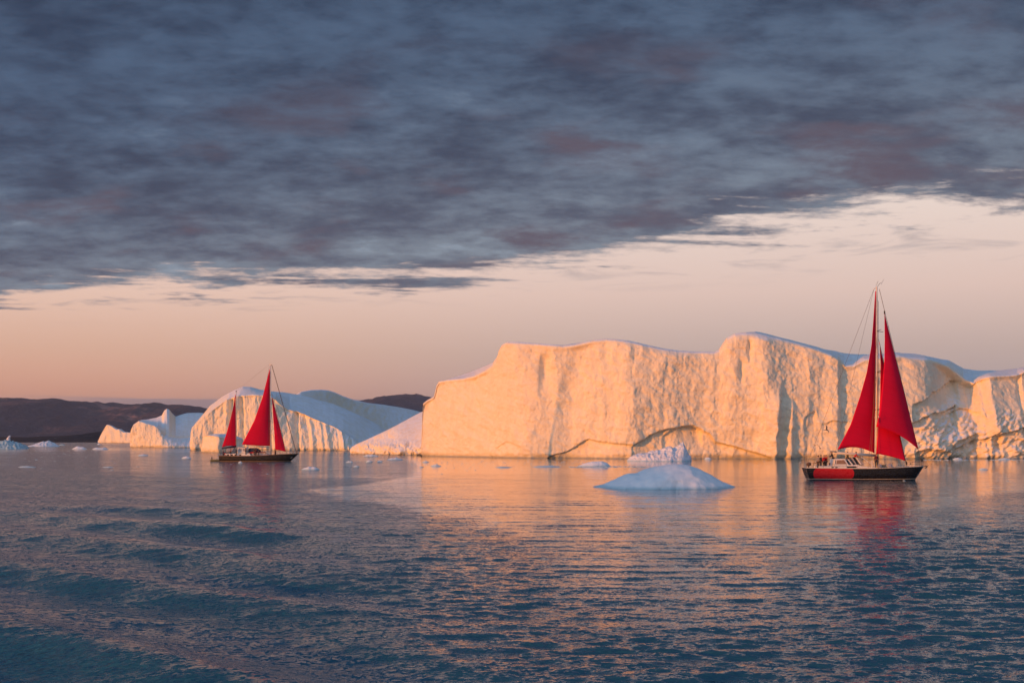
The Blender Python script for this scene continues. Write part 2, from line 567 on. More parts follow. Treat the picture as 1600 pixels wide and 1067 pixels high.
# ------------------------------------------------------------------ water
def build_water():
    fov = math.radians(34)
    a_front = np.linspace(-fov, fov, 640)
    a_back = np.linspace(fov, 2 * math.pi - fov, 110)[1:-1]
    ang = np.concatenate([a_front, a_back])
    q = np.concatenate([np.linspace(0.33, 6, 40)[:-1], np.linspace(6, 400, 680), np.linspace(400, 2600, 60)[1:]])
    dist = (CAMH * F / q)[::-1]
    A, R = np.meshgrid(ang, dist)
    X, Y = np.sin(A) * R, np.cos(A) * R
    PX = 800 + F * X / np.maximum(Y, 1)
    PY = HY + F * CAMH / np.maximum(Y, 1)
    front = (Y > 5)
    res = np.maximum(R * R / (CAMH * F) * 0.6, R * 2 * fov / 640)

    def fade(lam):
        return 1 - ss(res, lam * 0.16, lam * 0.42)
    Z = np.zeros_like(X)
    rs = np.random.RandomState(3)
    # wake swell in the lower left, long diagonal crests
    wob = fbm(X * 0.045, Y * 0.045, 3.0, 3) * 1.5
    wob2 = fbm(X * 0.16, Y * 0.16, 9.0, 2) * 0.45
    env = ss(-X - (-2 + 0.02 * Y) + 5 * pn(X * .05, Y * .05, 2), -9, 9) * (1 - ss(R, 55, 130) * 0.8)
    mod = 0.75 + 0.5 * np.clip(pn(X * 0.06, Y * 0.06, 5) + 0.35, 0, 1)
    env = env * (1 - ss(PX, 380 + (PY - 900) * 1.0, 700 + (PY - 900) * 1.0))
    for lam, amp, th in ((8.6, 0.27, 0.86), (5.1, 0.05, 1.0), (3.3, 0.02, 0.78), (12.5, 0.10, 0.96)):
        nx, ny = math.cos(th), math.sin(th)
        ph = 2 * math.pi / lam * (X * nx + Y * ny + wob + wob2) + rs.uniform(0, 6)
        s = np.sin(ph)
        crest = 0.72 * s + 0.28 * (2 * np.exp(1.6 * (s - 1)) - 0.75)
        Z += amp * crest * (0.03 + 0.97 * env) * mod * fade(lam)
    # broad low swell lines in the middle, crests running across
    for i in range(14):
        lam = rs.uniform(1.8, 5.5)
        th = math.pi / 2 + rs.uniform(-0.28, 0.28)
        nx, ny = math.cos(th), math.sin(th)
        ph = 2 * math.pi / lam * (X * nx + Y * ny + wob * 0.4) + rs.uniform(0, 6)
        Z += 0.0020 * lam * np.sin(ph) * 0.55 * fade(lam) * (1 - 0.5 * env)
    ln = fbm(X * 0.03, Y * 0.5, 4.0, 3)
    ln2 = fbm(X * 0.09 + wob * .1, Y * 0.75, 8.0, 3)
    # sheltered calm tongue that opens below the big iceberg
    kl = [690, 716, 730, 745, 757, 766, 785, 805, 830, 870, 905, 950, 1000, 1067]
    left = np.interp(PY, kl, [640, 640, 650, 640, 560, 470, 560, 690, 770, 850, 850, 900, 1040, 1150])
    right = np.interp(PY, kl, [1700, 1700, 1700, 1700, 1650, 1600, 1480, 1420, 1370, 1330, 1320, 1270, 1200, 1150])
    sof = 18 + 0.25 * np.clip(PY - 760, 0, 300)
    jig = 60 * fbm(X * 0.05, Y * 0.12, 14.0, 4) * ss(PY, 740, 830)
    ins = ss(PX + jig, left - sof, left + sof) * (1 - ss(PX + jig, right - sof * 2, right + sof * 2))
    depthf = np.interp(PY, kl, [1, 1, 1, .84, .82, .92, .92, .90, .86, .80, .76, .66, .45, .2])
    streak = np.clip(0.55 + 1.1 * ln2 + 0.6 * ln, 0, 1)
    streak = np.where(PY < 740, 1.0, streak)
    calm = ins * depthf * (0.60 + 0.40 * streak)
    # small chop
    chop_env = 0.55 + 0.6 * ss(X - 0.1 * Y + 8 * pn(X * .03, Y * .05, 7), -6, 10) + 0.5 * pn(X * 0.07, Y * 0.14, 17)
    chop_env = chop_env * (1 - 1.0 * calm) * (1 - 0.45 * env)
    for i in range(44):
        lam = float(np.exp(rs.uniform(math.log(0.40), math.log(2.2))))
        th = math.pi / 2 + rs.normal(0, 0.55)
        nx, ny = math.cos(th), math.sin(th)
        ph = 2 * math.pi / lam * (X * nx + Y * ny + 0.35 * wob2 + 0.1 * wob) + rs.uniform(0, 6)
        s = np.sin(ph)
        Z += 0.0052 * lam * (s + 0.35 * np.cos(2 * ph)) * fade(lam) * chop_env
    # long-crested ripples inside the calm tongue
    for i in range(16):
        lam = float(np.exp(rs.uniform(math.log(0.7), math.log(3.4))))
        th = math.pi / 2 + rs.normal(0, 0.13)
        ph = 2 * math.pi / lam * (X * math.cos(th) + Y * math.sin(th) + 0.5 * wob2 + 0.15 * wob) + rs.uniform(0, 6)
        Z += 0.0020 * lam * np.sin(ph) * fade(lam) * ins * (0.5 + 0.8 * np.clip(ln + 0.5, 0, 1.2)) * ss(PY, 735, 790)
    # ruffled versus slick water (wind patches), smooth along long streaks
    st = fbm(X * 0.020, Y * 0.055, 1.0, 4) * 0.9
    ruf = 0.60 + 0.35 * st

    def blob(cx, cy, rx, ry, k, slope=0.0):
        d = ((PX - cx) / rx) ** 2 + ((PY - cy - slope * (PX - cx)) / ry) ** 2
        return k * np.exp(-d)
    ruf += blob(330, 768, 420, 14, 0.45, 0.055)          # dark diagonal ruffled band
    ruf += 0.6 * (1 - ss(PX, 500, 760)) * ss(PY, 700, 712)
    ruf = np.where(front, ruf, 0.8) + 0.30 * ss(PY, 780, 900) + 0.40 * ss(R, 60, 150) * (1 - ins)
    ruf = ruf * (1 - calm)
    ruf = ruf - 0.75 * (1 - ss(PX, 560, 700)) * ss(PY, 695, 703) * (1 - ss(PY - 0.03 * PX, 726, 742))
    ruf = np.clip(ruf, 0.04, 1.6)
    nr, nc = X.shape
    V = np.stack([X, Y, Z], -1).reshape(-1, 3)
    o = mesh_np('water', V, grid_faces(nr, nc, wrap=True)[:, ::-1], None)
    at = o.data.attributes.new('ruffle', 'FLOAT', 'POINT')
    at.data.foreach_set('value', ruf.reshape(-1).astype(np.float32))
    tag(o, kind='structure')
    m, N, b = new_mat('sea_water')
    P = N.n('ShaderNodeNewGeometry').outputs['Position']
    nrm = N.n('ShaderNodeNewGeometry').outputs['Normal']
    r = N.n('ShaderNodeAttribute', attribute_name='ruffle').outputs['Fac']
    Ps = N.vm('MULTIPLY', P, (0.55, 1.0, 1.0))
    Ps2 = N.vm('MULTIPLY', P, (0.40, 1.0, 1.0))
    c1 = N.vm('SUBTRACT', N.noise(Ps, 13.0, 3, 0.6, 0.3, out=1), (0.5, 0.5, 0.5))
    c2 = N.vm('SUBTRACT', N.noise(Ps, 4.0, 4, 0.6, 0.4, out=1), (0.5, 0.5, 0.5))
    c3 = N.vm('SUBTRACT', N.noise(Ps2, 0.9, 3, 0.5, 0.3, out=1), (0.5, 0.5, 0.5))
    s = N.vm('ADD', N.vm('SCALE', c1, scale=N.m('MULTIPLY', r, 1.8)), N.vm('SCALE', c2, scale=N.m('ADD', 0.04, N.m('MULTIPLY', r, 1.15))))
    s = N.vm('ADD', s, N.vm('SCALE', c3, scale=N.m('ADD', 0.06, N.m('MULTIPLY', r, 0.30))))
    s = N.vm('MULTIPLY', s, (0.65, 1.0, 0.0))
    nn = N.vm('NORMALIZE', N.vm('ADD', nrm, s))
    N.set(b, 'Normal', nn)
    big = N.noise(P, 0.03, 3, 0.5)
    N.set(b, 'Base Color', N.mix(big, (0.015, 0.082, 0.128, 1), (0.020, 0.108, 0.160, 1)))
    N.set(b, 'Roughness', N.m('ADD', 0.04, N.m('MULTIPLY', r, 0.07)))
    b.inputs['IOR'].default_value = 1.333
    o.data.materials.append(m)
    return o


build_water()


# ------------------------------------------------------------------ hills
def build_hill(name, prof, y0, y1, seed, mat, n=420, rows=90, rough=1.0, ybias=0.0):
    xs = np.array([p[0] for p in prof], float)
    ys = np.array([p[1] for p in prof], float)
    px = np.linspace(xs[0], xs[-1], n)
    t = np.linspace(0, 1, rows)
    PXg, T = np.meshgrid(px, t)
    top = np.interp(px, xs, ys)
    zt = (CAMH + (HY - top) / F * (y0 + y1) / 2)
    Y = y0 + (y1 - y0) * T * 1.6 + ybias
    X = (PXg - 800) / F * (y0 + y1) / 2
    shape = np.where(T < 0.62, ss(T, -0.05, 0.62) ** 0.8, 1 - ss(T, 0.62, 1.0))
    H = zt[None, :]
    s = 1.0 / (0.16 * (y1))
    nz = ridged(X * s * 1.7, Y * s, seed, 6, 0.55) - 0.6
    Z = H * shape * (1 + 0.0 * T)
    Z += H * 0.34 * rough * nz * np.sin(np.clip(T / 0.62, 0, 1) * math.pi) ** 1.0
    Z += H * 0.035 * rough * fbm(X * s * 12, Y * s * 12, seed, 4)
    Z = np.where(T == 0, -8, Z)
    Z[-1] = -8
    o = mesh_np(name, np.stack([X, Y, Z], -1).reshape(-1, 3), grid_faces(rows, n), mat)
    tag(o, kind='structure')
    return o


def rock_mat(name, a, b_, c_, s, lightness=1.0):
    m, N, b = new_mat(name)
    P = N.n('ShaderNodeNewGeometry').outputs['Position']
    n1 = N.noise(P, s, 6, 0.62, 0.5)
    n2 = N.noise(N.vm('MULTIPLY', P, (1, 1, 0.3)), s * 5, 6, 0.65, 0.3)
    c = N.mix(N.sm(n1, 0.35, 0.62), (*a, 1), (*b_, 1))
    c = N.mix(N.m('MULTIPLY', N.sm(n2, 0.48, 0.66), N.sm(n1, 0.46, 0.60)), c, (*c_, 1))
    snow = N.m('MULTIPLY', N.sm(N.noise(P, s * 9, 4, 0.7), 0.66, 0.70), 0.5)
    c = N.mix(snow, c, (0.4, 0.4, 0.42, 1))
    N.set(b, 'Base Color', c)
    b.inputs['Roughness'].default_value = 0.95
    b.inputs['Specular IOR Level'].default_value = 0.05
    bp = N.n('ShaderNodeBump', i_Strength=1.0, i_Distance=0.12 / s, i_Height=N.m('ADD', n1, N.m('MULTIPLY', n2, 0.5)))
    N.set(b, 'Normal', bp.outputs[0])
    return m


M['rock'] = rock_mat('bare_rock', (0.026, 0.030, 0.048), (0.060, 0.046, 0.056), (0.36, 0.20, 0.17), 0.0022)
M['rock_near'] = rock_mat('near_rock', (0.016, 0.018, 0.024), (0.028, 0.026, 0.028), (0.10, 0.060, 0.045), 0.006)
build_hill('hills', [(-900, 640), (-600, 622), (-300, 612), (-120, 612), (0, 616), (20, 619), (40, 621), (60, 620), (85, 624), (96, 621), (112, 625), (150, 625), (175, 623),
                     (200, 627), (240, 628), (270, 634), (296, 637), (305, 633), (320, 637), (380, 645), (430, 652), (470, 655)], 4200, 5600, 2.0, M['rock'])
build_hill('hills', [(420, 684), (470, 640), (500, 626), (545, 616), (560, 616), (575, 612), (600, 611), (625, 609), (650, 611), (680, 614), (760, 618), (900, 626), (1200, 640), (1600, 650), (2300, 660)],
           5600, 7400, 6.0, M['rock'])
build_hill('headland', [(-500, 684), (-200, 680), (0, 683), (30, 681), (60, 680), (90, 678), (110, 676), (130, 672), (150, 673), (165, 677), (185, 681), (205, 684), (230, 687)], 1950, 2300, 4.0, M['rock_near'], n=260, rows=40, rough=0.6)
build_hill('headland', [(160, 687), (175, 676), (190, 668), (205, 662), (240, 656), (300, 652), (400, 655), (520, 660), (700, 680)], 2500, 3100, 5.0, M['rock_near'], n=260, rows=50, rough=0.6)


# ------------------------------------------------------------------ icebergs
def build_berg(name, crest, base, label, mat, relief, back=None, thick=40.0, lean=3.0, rows=110, ncol=420, end_px=8.0,
               below=2.0, back_drop=0.5, parent=None, round_top=1.2, end_w=1.0, back_h=None, cat='iceberg', group='icebergs'):
    """crest and base are the cliff edge and the foot as (px, py); the body goes `thick` metres back"""
    cx = np.array([p[0] for p in crest], float)
    cy = np.array([p[1] for p in crest], float)
    bx = np.array([p[0] for p in base], float)
    by = np.array([p[1] for p in base], float)
    x0, x1 = cx[0], cx[-1]
    s = np.linspace(0, 1, ncol)
    e = 0.03
    px = x0 + (x1 - x0) * s
    ends = np.concatenate([x0 + end_px * np.linspace(0, 1, 14)[:-1] ** 2, x1 - end_px * np.linspace(0, 1, 14)[:-1] ** 2])
    px = np.unique(np.concatenate([px, ends, cx]))
    nc = len(px)
    pyc = np.interp(px, cx, cy)
    pyb = np.interp(px, bx, by)
    d = CAMH * F / (pyb - HY)
    sg = (x1 - x0) * 0.03
    Wt = np.exp(-0.5 * ((px[:, None] - px[None, :]) / sg) ** 2) * np.gradient(px)[None, :]
    d = (Wt * d[None, :]).sum(1) / Wt.sum(1)
    lean_a = np.interp(px, [p[0] for p in lean], [p[1] for p in lean]) if isinstance(lean, list) else np.full(nc, lean)
    endf = np.clip(np.minimum((px - x0), (x1 - px)) / end_px, 0, 1)
    endf = np.sqrt(1 - (1 - endf) ** 2)
    zc_ = CAMH + (HY - pyc) / F * (d + lean_a)
    zc_ = np.maximum(zc_, 0.3)
    T = np.linspace(0, 1, rows)[:, None]
    Xm = ((px - 800) / F * d)[None, :]
    Z = -below + (zc_[None, :] + below) * T
    tt = np.clip(Z / zc_[None, :], 0, 1)
    L = lean_a[None, :] * tt ** 1.4
    rt = round_top
    L = L + rt * np.clip((tt - 0.97) / 0.03, 0, 1) ** 2.0
    rel = relief(Xm + 0 * Z, Z, px[None, :] + 0 * Z, tt) * endf[None, :] ** 0.5
    rel = rel * (1 - 0.75 * ss(tt, 0.93, 1.0))
    notch = -0.8 * np.exp(-((Z - 0.2) / 0.7) ** 2)
    Yf = d[None, :] + L - rel - notch
    Xf = (px[None, :] - 800) / F * (d[None, :] + L)
    jx = 0.35 * fbm(Xm * .5 + 0 * Z, Z * .3, 31.0, 3)
    Xf = Xf + jx * (1 - ss(tt, 0.95, 1))
    zc2 = Z
    front = np.stack([Xf, Yf, zc2 + 0 * Xf], -1)
    # top and back
    nb = 46
    K = np.linspace(0, 1, nb)[1:, None]
    th = thick * np.maximum(endf, 0.02)
    th = th[None, :]
    dt = (d + lean_a + rt)[None, :] - rel[-1][None, :]
    if back is not None:
        kx = np.array([p[0] for p in back], float)
        ky = np.array([p[1] for p in back], float)
        pyk = np.interp(px, kx, ky)
        zb = CAMH + (HY - pyk) / F * (dt[0] + 0.5 * th[0])
        gain = np.maximum(zb - zc_, -zc_ * 0.3)[None, :]
    else:
        gain = -back_drop * zc_[None, :] * 0.2
    Ztop = zc_[None, :] + gain * np.sin(np.clip(K / 0.5, 0, 1) * math.pi / 2) * np.where(K < 0.5, 1, 1)
    Ztop = Ztop + 0.35 * fbm((px[None, :] - 800) / F * dt * 0.08, (dt + th * K) * 0.08, 7.0, 4) * np.sin(K * math.pi) * endf[None, :]
    drop = ss(K, 0.70, 1.0)
    Ztop = Ztop * (1 - drop) - below * drop
    Yt = dt + th * K ** 1.0
    Xt = (px[None, :] - 800) / F * (d[None, :] + lean_a[None, :] + (Yt - dt))
    top = np.stack([Xt, Yt, Ztop], -1)
    V = np.concatenate([front, top], 0)
    nr = V.shape[0]
    o = mesh_np(name, V.reshape(-1, 3), grid_faces(nr, nc), mat, parent)
    tag(o, label, cat, group)
    return o


def step_below(px, py, line, depth, w=1.2, reach=60):
    """recess of `depth` below a drawn crack line, fading out further down"""
    lx = np.array([p[0] for p in line], float)
    ly = np.array([p[1] for p in line], float)
    yl = np.interp(px, lx, ly)
    inx = ss(px, lx[0] - 1, lx[0] + 3) * (1 - ss(px, lx[-1] - 3, lx[-1] + 1))
    dd = py - yl
    return -depth * ss(dd, 0, w) * (1 - ss(dd, reach * .3, reach)) * inx


def main_relief(X, Z, px, t):
    py = HY - (Z - CAMH) * F / 320.0
    wx = X + 0.9 * fbm(X * 0.08, Z * 0.08, 4.0, 3)
    r = 3.2 * fbm(X * 0.045, Z * 0.012, 1.0, 3)
    fl = ridged(wx * 0.16, Z * 0.022, 2.0, 4, 0.55)
    amp = 0.55 + 0.30 * ss(px, 780, 1000)
    amp = amp * (1 - 0.55 * ss(px, 1385, 1430))
    r = r + 0.34 * (fl - 0.6) * amp
    r = r + 0.34 * fbm(wx * 0.40, Z * 0.16, 3.0, 4, 0.6) * amp
    r = r + 0.15 * ridged(X * 1.1, Z * 0.6, 5.0, 3, 0.6) * amp + 0.35 * fbm(X * 0.25 + Z * 0.22, Z * 0.25, 6.0, 4, 0.6)
    # big facets: left end smooth, notch at 850, shoulder at 1130
    r = r - 2.0 * np.exp(-((px - 853) / 9) ** 2) * np.exp(-((py - 575) / 26) ** 2)
    r = r + 1.2 * ss(px, 1118, 1150) * (1 - ss(px, 1180, 1320)) * ss(700 - py, 0, 60)
    # buttress with a sharp lit left flank and a deep shaded right side
    topv = ss(py, 594, 640)
    ridge_x = 1214 - (py - 600) * 0.05
    dxp = px - ridge_x
    lf = np.clip(1 + dxp / 34, 0, 1) * (dxp <= 0)
    rf = np.clip(1 - dxp / 5.5, 0, 1) * (dxp > 0)
    r = r + 2.0 * topv * (lf ** 1.5 + rf)
    dx2 = px - (1236 - (py - 600) * 0.01)
    r = r + 0.9 * ss(py, 604, 660) * (np.clip(1 + dx2 / 8, 0, 1) * (dx2 <= 0) + np.clip(1 - dx2 / 5, 0, 1) * (dx2 > 0))
    r = r - 1.2 * np.exp(-((px - 1222) / 5) ** 2) * ss(py, 640, 680)
    # narrow groove right of the shoulder
    r = r - 1.4 * np.exp(-((px - 1170) / 3.5) ** 2) * np.exp(-((py - 545) / 18) ** 2)
    r = r - 1.2 * np.exp(-((px - 1157) / 3) ** 2) * np.exp(-((py - 580) / 16) ** 2)
    # edge where the face turns away, right of 1315
    r = r - 2.4 * ss(px, 1308, 1318) * (1 - ss(px, 1325, 1400))
    r = r - 7.0 * ss(px, 1430, 1500) * ss(720 - py, 0, 150) + 5.0 * ss(px, 1528, 1545)
    r = r - 2.5 * np.exp(-((px - 1542) / 4) ** 2) - 1.2 * np.exp(-((px - 1596) / 3) ** 2)
    # spalled slabs: crack lines with a recess below
    r = r + step_below(px, py, [(855, 716), (868, 709), (885, 706), (895, 700), (912, 689), (920, 685), (935, 689), (960, 692), (988, 694)], 1.0, 1.6, 40)
    r = r + step_below(px, py, [(986, 697), (1000, 689), (1020, 677), (1040, 670), (1060, 667), (1078, 664), (1095, 668), (1110, 678), (1120, 690), (1150, 697), (1180, 706), (1204, 714)], 1.5, 1.6, 80)
    r = r + step_below(px, py, [(1036, 681), (1050, 672), (1068, 665), (1085, 664), (1100, 672)], 0.9, 1.4, 40)
    r = r + step_below(px, py, [(775, 700), (790, 690), (800, 692), (815, 699)], 0.5, 1.2, 20)
    # chaotic slabs in the right part
    lines = [([(1405, 668), (1420, 664), (1437, 655), (1455, 646), (1470, 645), (1485, 640), (1503, 631)], 2.2),
             ([(1493, 645), (1505, 636), (1520, 637), (1533, 643), (1541, 655)], 1.6),
             ([(1430, 706), (1450, 700), (1478, 705), (1492, 694), (1510, 682), (1530, 676)], 1.6),
             ([(1480, 717), (1495, 700), (1512, 690), (1535, 684), (1560, 676)], 2.0),
             ([(1545, 700), (1560, 692), (1580, 686), (1610, 684)], 1.2),
             ([(1545, 678), (1565, 676), (1585, 668), (1600, 664), (1640, 660)], 1.8),
             ([(1425, 632), (1445, 624), (1460, 612), (1475, 606), (1500, 590), (1508, 588)], 1.8),
             ([(1256, 652), (1265, 645), (1275, 641)], 0.6),
             ([(1285, 662), (1300, 657), (1330, 660)], 0.5)]
    jit = 3.0 * fbm(X * 0.5, Z * 0.5, 12.0, 3)
    for L_, dp in lines:
        r = r + step_below(px, py + jit * 0.8, L_, dp, 2.0, 55)
    chaos = ss(px, 1400, 1440) * ss(py, 625, 665)
    a = 0.75
    xr, zr = X * math.cos(a) + Z * math.sin(a), -X * math.sin(a) + Z * math.cos(a)
    r = r + chaos * (1.5 * ridged(xr * 0.12, zr * 0.30, 15.0, 4, 0.6) + 0.9 * fbm(xr * 0.5, zr * 0.9, 16.0, 3))
    return r


MAIN_CREST = [(658, 708), (659, 672), (660, 645), (661, 630), (667, 625), (678, 619), (682, 602), (686, 595), (700, 592.5), (725, 590), (742, 586), (758, 578), (770, 570),
              (776, 562), (779, 548), (784, 538), (793, 533.5), (810, 533.5), (830, 535), (858, 537), (868, 537.5), (880, 539), (900, 537), (915, 533), (930, 530), (948, 528.5), (965, 529.5),
              (985, 532), (1010, 538), (1035, 543.5), (1060, 547), (1085, 548.5), (1118, 548.5), (1124, 546), (1130, 536), (1136, 527), (1148, 520.5), (1165, 518.5), (1182, 520),
              (1195, 522.5), (1220, 528), (1250, 536.5), (1280, 545.5), (1300, 553.5), (1312, 561), (1322, 570), (1335, 569), (1352, 560), (1380, 556), (1405, 554.5),
              (1430, 558), (1448, 559), (1465, 564), (1485, 571), (1500, 582), (1512, 592), (1526, 597), (1536, 590), (1550, 586), (1580, 585), (1595, 583), (1603, 578), (1650, 574), (1750, 572), (1850, 590), (1930, 620), (1960, 650),
              (1975, 680), (1980, 708)]
MAIN_BACK = [(658, 712), (662, 660), (690, 600), (742, 580), (770, 570), (790, 542), (870, 546), (945, 537), (1040, 553), (1120, 557), (1160, 528), (1182, 523), (1195, 526), (1220, 532), (1250, 539), (1290, 549), (1330, 555), (1360, 557), (1400, 553.5), (1440, 558), (1490, 566), (1512, 577),
             (1535, 581), (1560, 581), (1600, 577), (1700, 571), (1850, 585), (1960, 640), (1980, 708)]
MAIN_BASE = [(658, 711.8), (705, 713.2), (760, 714.9), (800, 715.6), (900, 716.3), (1000, 716.8), (1240, 717), (1400, 717.3), (1500, 716.6), (1600, 716.2), (1750, 715.4), (1980, 713)]
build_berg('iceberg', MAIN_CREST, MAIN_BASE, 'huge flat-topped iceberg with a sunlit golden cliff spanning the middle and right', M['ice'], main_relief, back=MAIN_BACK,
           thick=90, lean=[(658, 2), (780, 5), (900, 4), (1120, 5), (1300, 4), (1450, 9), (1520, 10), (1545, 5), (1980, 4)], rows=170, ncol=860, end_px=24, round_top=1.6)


def mid_relief(X, Z, px, t):
    r = 4.5 * fbm(X * 0.035, Z * 0.010, 21.0, 3)
    fl = ridged(X * 0.13 + 0.02 * Z, Z * 0.012, 22.0, 3, 0.5)
    fluted = ss(px, 440, 470)
    r = r + (0.4 + 3.0 * fluted) * (fl - 0.6)
    r = r + 0.9 * fbm(X * 0.3, Z * 0.14, 23.0, 4, 0.6)
    r = r - 4.0 * np.exp(-((px - 462 + (Z - 10) * 0.15) / 4) ** 2) * fluted
    r = r - 2.5 * np.exp(-((px - 360) / 4) ** 2) - 2.0 * np.exp(-((px - 381 + 0.2 * Z) / 3) ** 2)
    return r


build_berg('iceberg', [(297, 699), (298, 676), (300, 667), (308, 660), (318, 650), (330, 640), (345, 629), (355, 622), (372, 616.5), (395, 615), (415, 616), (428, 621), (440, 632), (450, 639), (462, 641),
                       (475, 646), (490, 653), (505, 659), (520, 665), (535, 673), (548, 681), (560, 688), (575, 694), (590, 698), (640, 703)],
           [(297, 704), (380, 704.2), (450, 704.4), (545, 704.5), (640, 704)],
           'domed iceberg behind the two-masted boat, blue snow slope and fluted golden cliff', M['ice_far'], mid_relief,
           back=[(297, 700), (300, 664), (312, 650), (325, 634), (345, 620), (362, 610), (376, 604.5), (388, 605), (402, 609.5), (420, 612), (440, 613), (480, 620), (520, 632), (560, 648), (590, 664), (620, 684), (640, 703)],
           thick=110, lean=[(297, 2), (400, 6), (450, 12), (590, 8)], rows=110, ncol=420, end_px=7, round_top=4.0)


def soft_relief(a=1.0, seed=40.0):
    def f(X, Z, px, t):
        return a * (3.0 * fbm(X * 0.03, Z * 0.03, seed, 3) + 1.3 * (ridged(X * 0.14, Z * 0.04, seed + 1, 3) - 0.6) + 0.8 * fbm(X * 0.3, Z * 0.2, seed + 2, 4, 0.6))
    return f


# smooth snow shoulder rising behind the dome to its right, with the long slope down to the gap
build_berg('iceberg', [(428, 688), (440, 650), (455, 620), (470, 611), (485, 608.5), (500, 608), (512, 609), (522, 612), (535, 618), (552, 624), (575, 629), (600, 632), (625, 636), (645, 640), (660, 644), (690, 655), (720, 675), (740, 694)],
           [(428, 701.5), (500, 700), (600, 698.3), (740, 697)], 'smooth blue-white snow shoulder seen above and right of the domed iceberg', M['ice_far'],
           lambda X, Z, px, t: 1.5 * fbm(X * 0.02, Z * 0.02, 61.0, 3), thick=140, lean=70, rows=70, ncol=200, end_px=30, round_top=6)

# pinkish ramp between the domed berg and the big one
def ramp_relief(X, Z, px, t):
    r = 0.9 * fbm(X * 0.04, Z * 0.04, 71.0, 2)
    low = 1 - ss(Z, 2.5, 6.0)
    r = r + low * (1.6 * (ridged(X * 0.18, Z * 0.12, 72.0, 4, 0.6) - 0.4) + 1.0 * fbm(X * 0.5, Z * 0.5, 73.0, 3)) * 1.2
    r = r + 2.4 * low
    return r


build_berg('iceberg', [(547, 706), (549, 699), (556, 694), (570, 688), (585, 681), (600, 674), (620, 664), (640, 653), (655, 645), (668, 639), (690, 633), (720, 640), (740, 670)],
           [(547, 709), (570, 710), (620, 711), (668, 711.2), (740, 710.6)], 'low pink snow ramp with a broken yellow foot, left of the huge iceberg', M['ice'], ramp_relief,
           thick=60, lean=[(547, 3), (600, 14), (660, 30), (740, 30)], rows=90, ncol=260, end_px=10, round_top=2.0)
build_berg('iceberg', [(314, 704), (315, 690), (316, 681), (322, 679.5), (335, 681), (350, 683), (365, 684.5), (378, 686), (381, 692), (383, 703)],
           [(314, 707), (340, 707.5), (383, 707)], 'small square golden ice block behind the stern of the two-masted boat', M['ice_far'], soft_relief(0.45, 50.0),
           back=[(314, 704), (318, 680.5), (335, 677.5), (350, 677.5), (365, 680), (378, 686), (383, 703)], thick=26, lean=1.5, rows=60, ncol=140, end_px=4, round_top=1.0)
build_berg('iceberg', [(203, 696), (204, 680), (205, 671), (209, 663), (217, 657), (224, 659), (235, 662.5), (244, 666), (251, 673), (257, 681), (266, 684), (285, 686), (300, 684), (318, 686), (330, 697)],
           [(203, 699.3), (260, 699.6), (330, 699.4)], 'pale iceberg crowned by one pointed horn, yellow cliff at its left', M['ice_far'], soft_relief(0.8, 80.0),
           back=[(203, 697), (208, 664), (217, 656.5), (230, 655), (243, 652), (250, 649), (254, 641.5), (258, 638.5), (262, 640), (267, 646), (272, 651), (280, 648), (290, 645.5), (315, 645.5), (325, 660), (330, 697)],
           thick=80, lean=[(203, 2), (250, 8), (330, 20)], rows=80, ncol=260, end_px=4, round_top=4.0)
build_berg('iceberg', [(153, 689), (156, 682), (160, 674), (164, 667), (167, 663), (172, 664.5), (178, 668), (183, 670.5), (187, 670), (193, 674.5), (205, 675.5), (220, 678), (232, 688)],
           [(153, 692.0), (232, 692.2)], 'farthest pink iceberg, a tilted wedge left of the horned one', M['ice_far'], lambda X, Z, px, t: soft_relief(1.6, 90.0)(X * 0.4, Z * 0.4, px, t),
           thick=120, lean=10, rows=50, ncol=160, end_px=5, round_top=8.0)

# unseen iceberg, added left of the viewpoint to throw shade on the nearest floe
def build_shading_berg(name, cx, cy, rx, ry, h, rz, mat, label, seed):
    n, m_ = 120, 60
    th = np.linspace(0, 2 * math.pi, n, endpoint=False)
    rr = np.linspace(1, 0.0, m_)
    TH, RR = np.meshgrid(th, rr)
    out = 1 + 0.15 * fbm(np.cos(TH) * 1.3, np.sin(TH) * 1.3, seed, 3)
    x = np.cos(TH) * RR * rx * out
    y = np.sin(TH) * RR * ry * out
    z = -1.5 + (h + 1.5) * np.clip((1 - RR ** 5), 0, 1) ** 0.6 * (1 + 0.06 * fbm(x * .05, y * .05, seed, 4))
    z = z + 0.8 * fbm(x * 0.2, y * 0.2, seed + 3, 3) * (1 - RR)
    c, s = math.cos(rz), math.sin(rz)
    V = np.stack([cx + x * c - y * s, cy + x * s + y * c, z], -1).reshape(-1, 3)
    o = mesh_np(name, V, grid_faces(m_, n, wrap=True), mat)
    return tag(o, label, 'iceberg', 'icebergs')


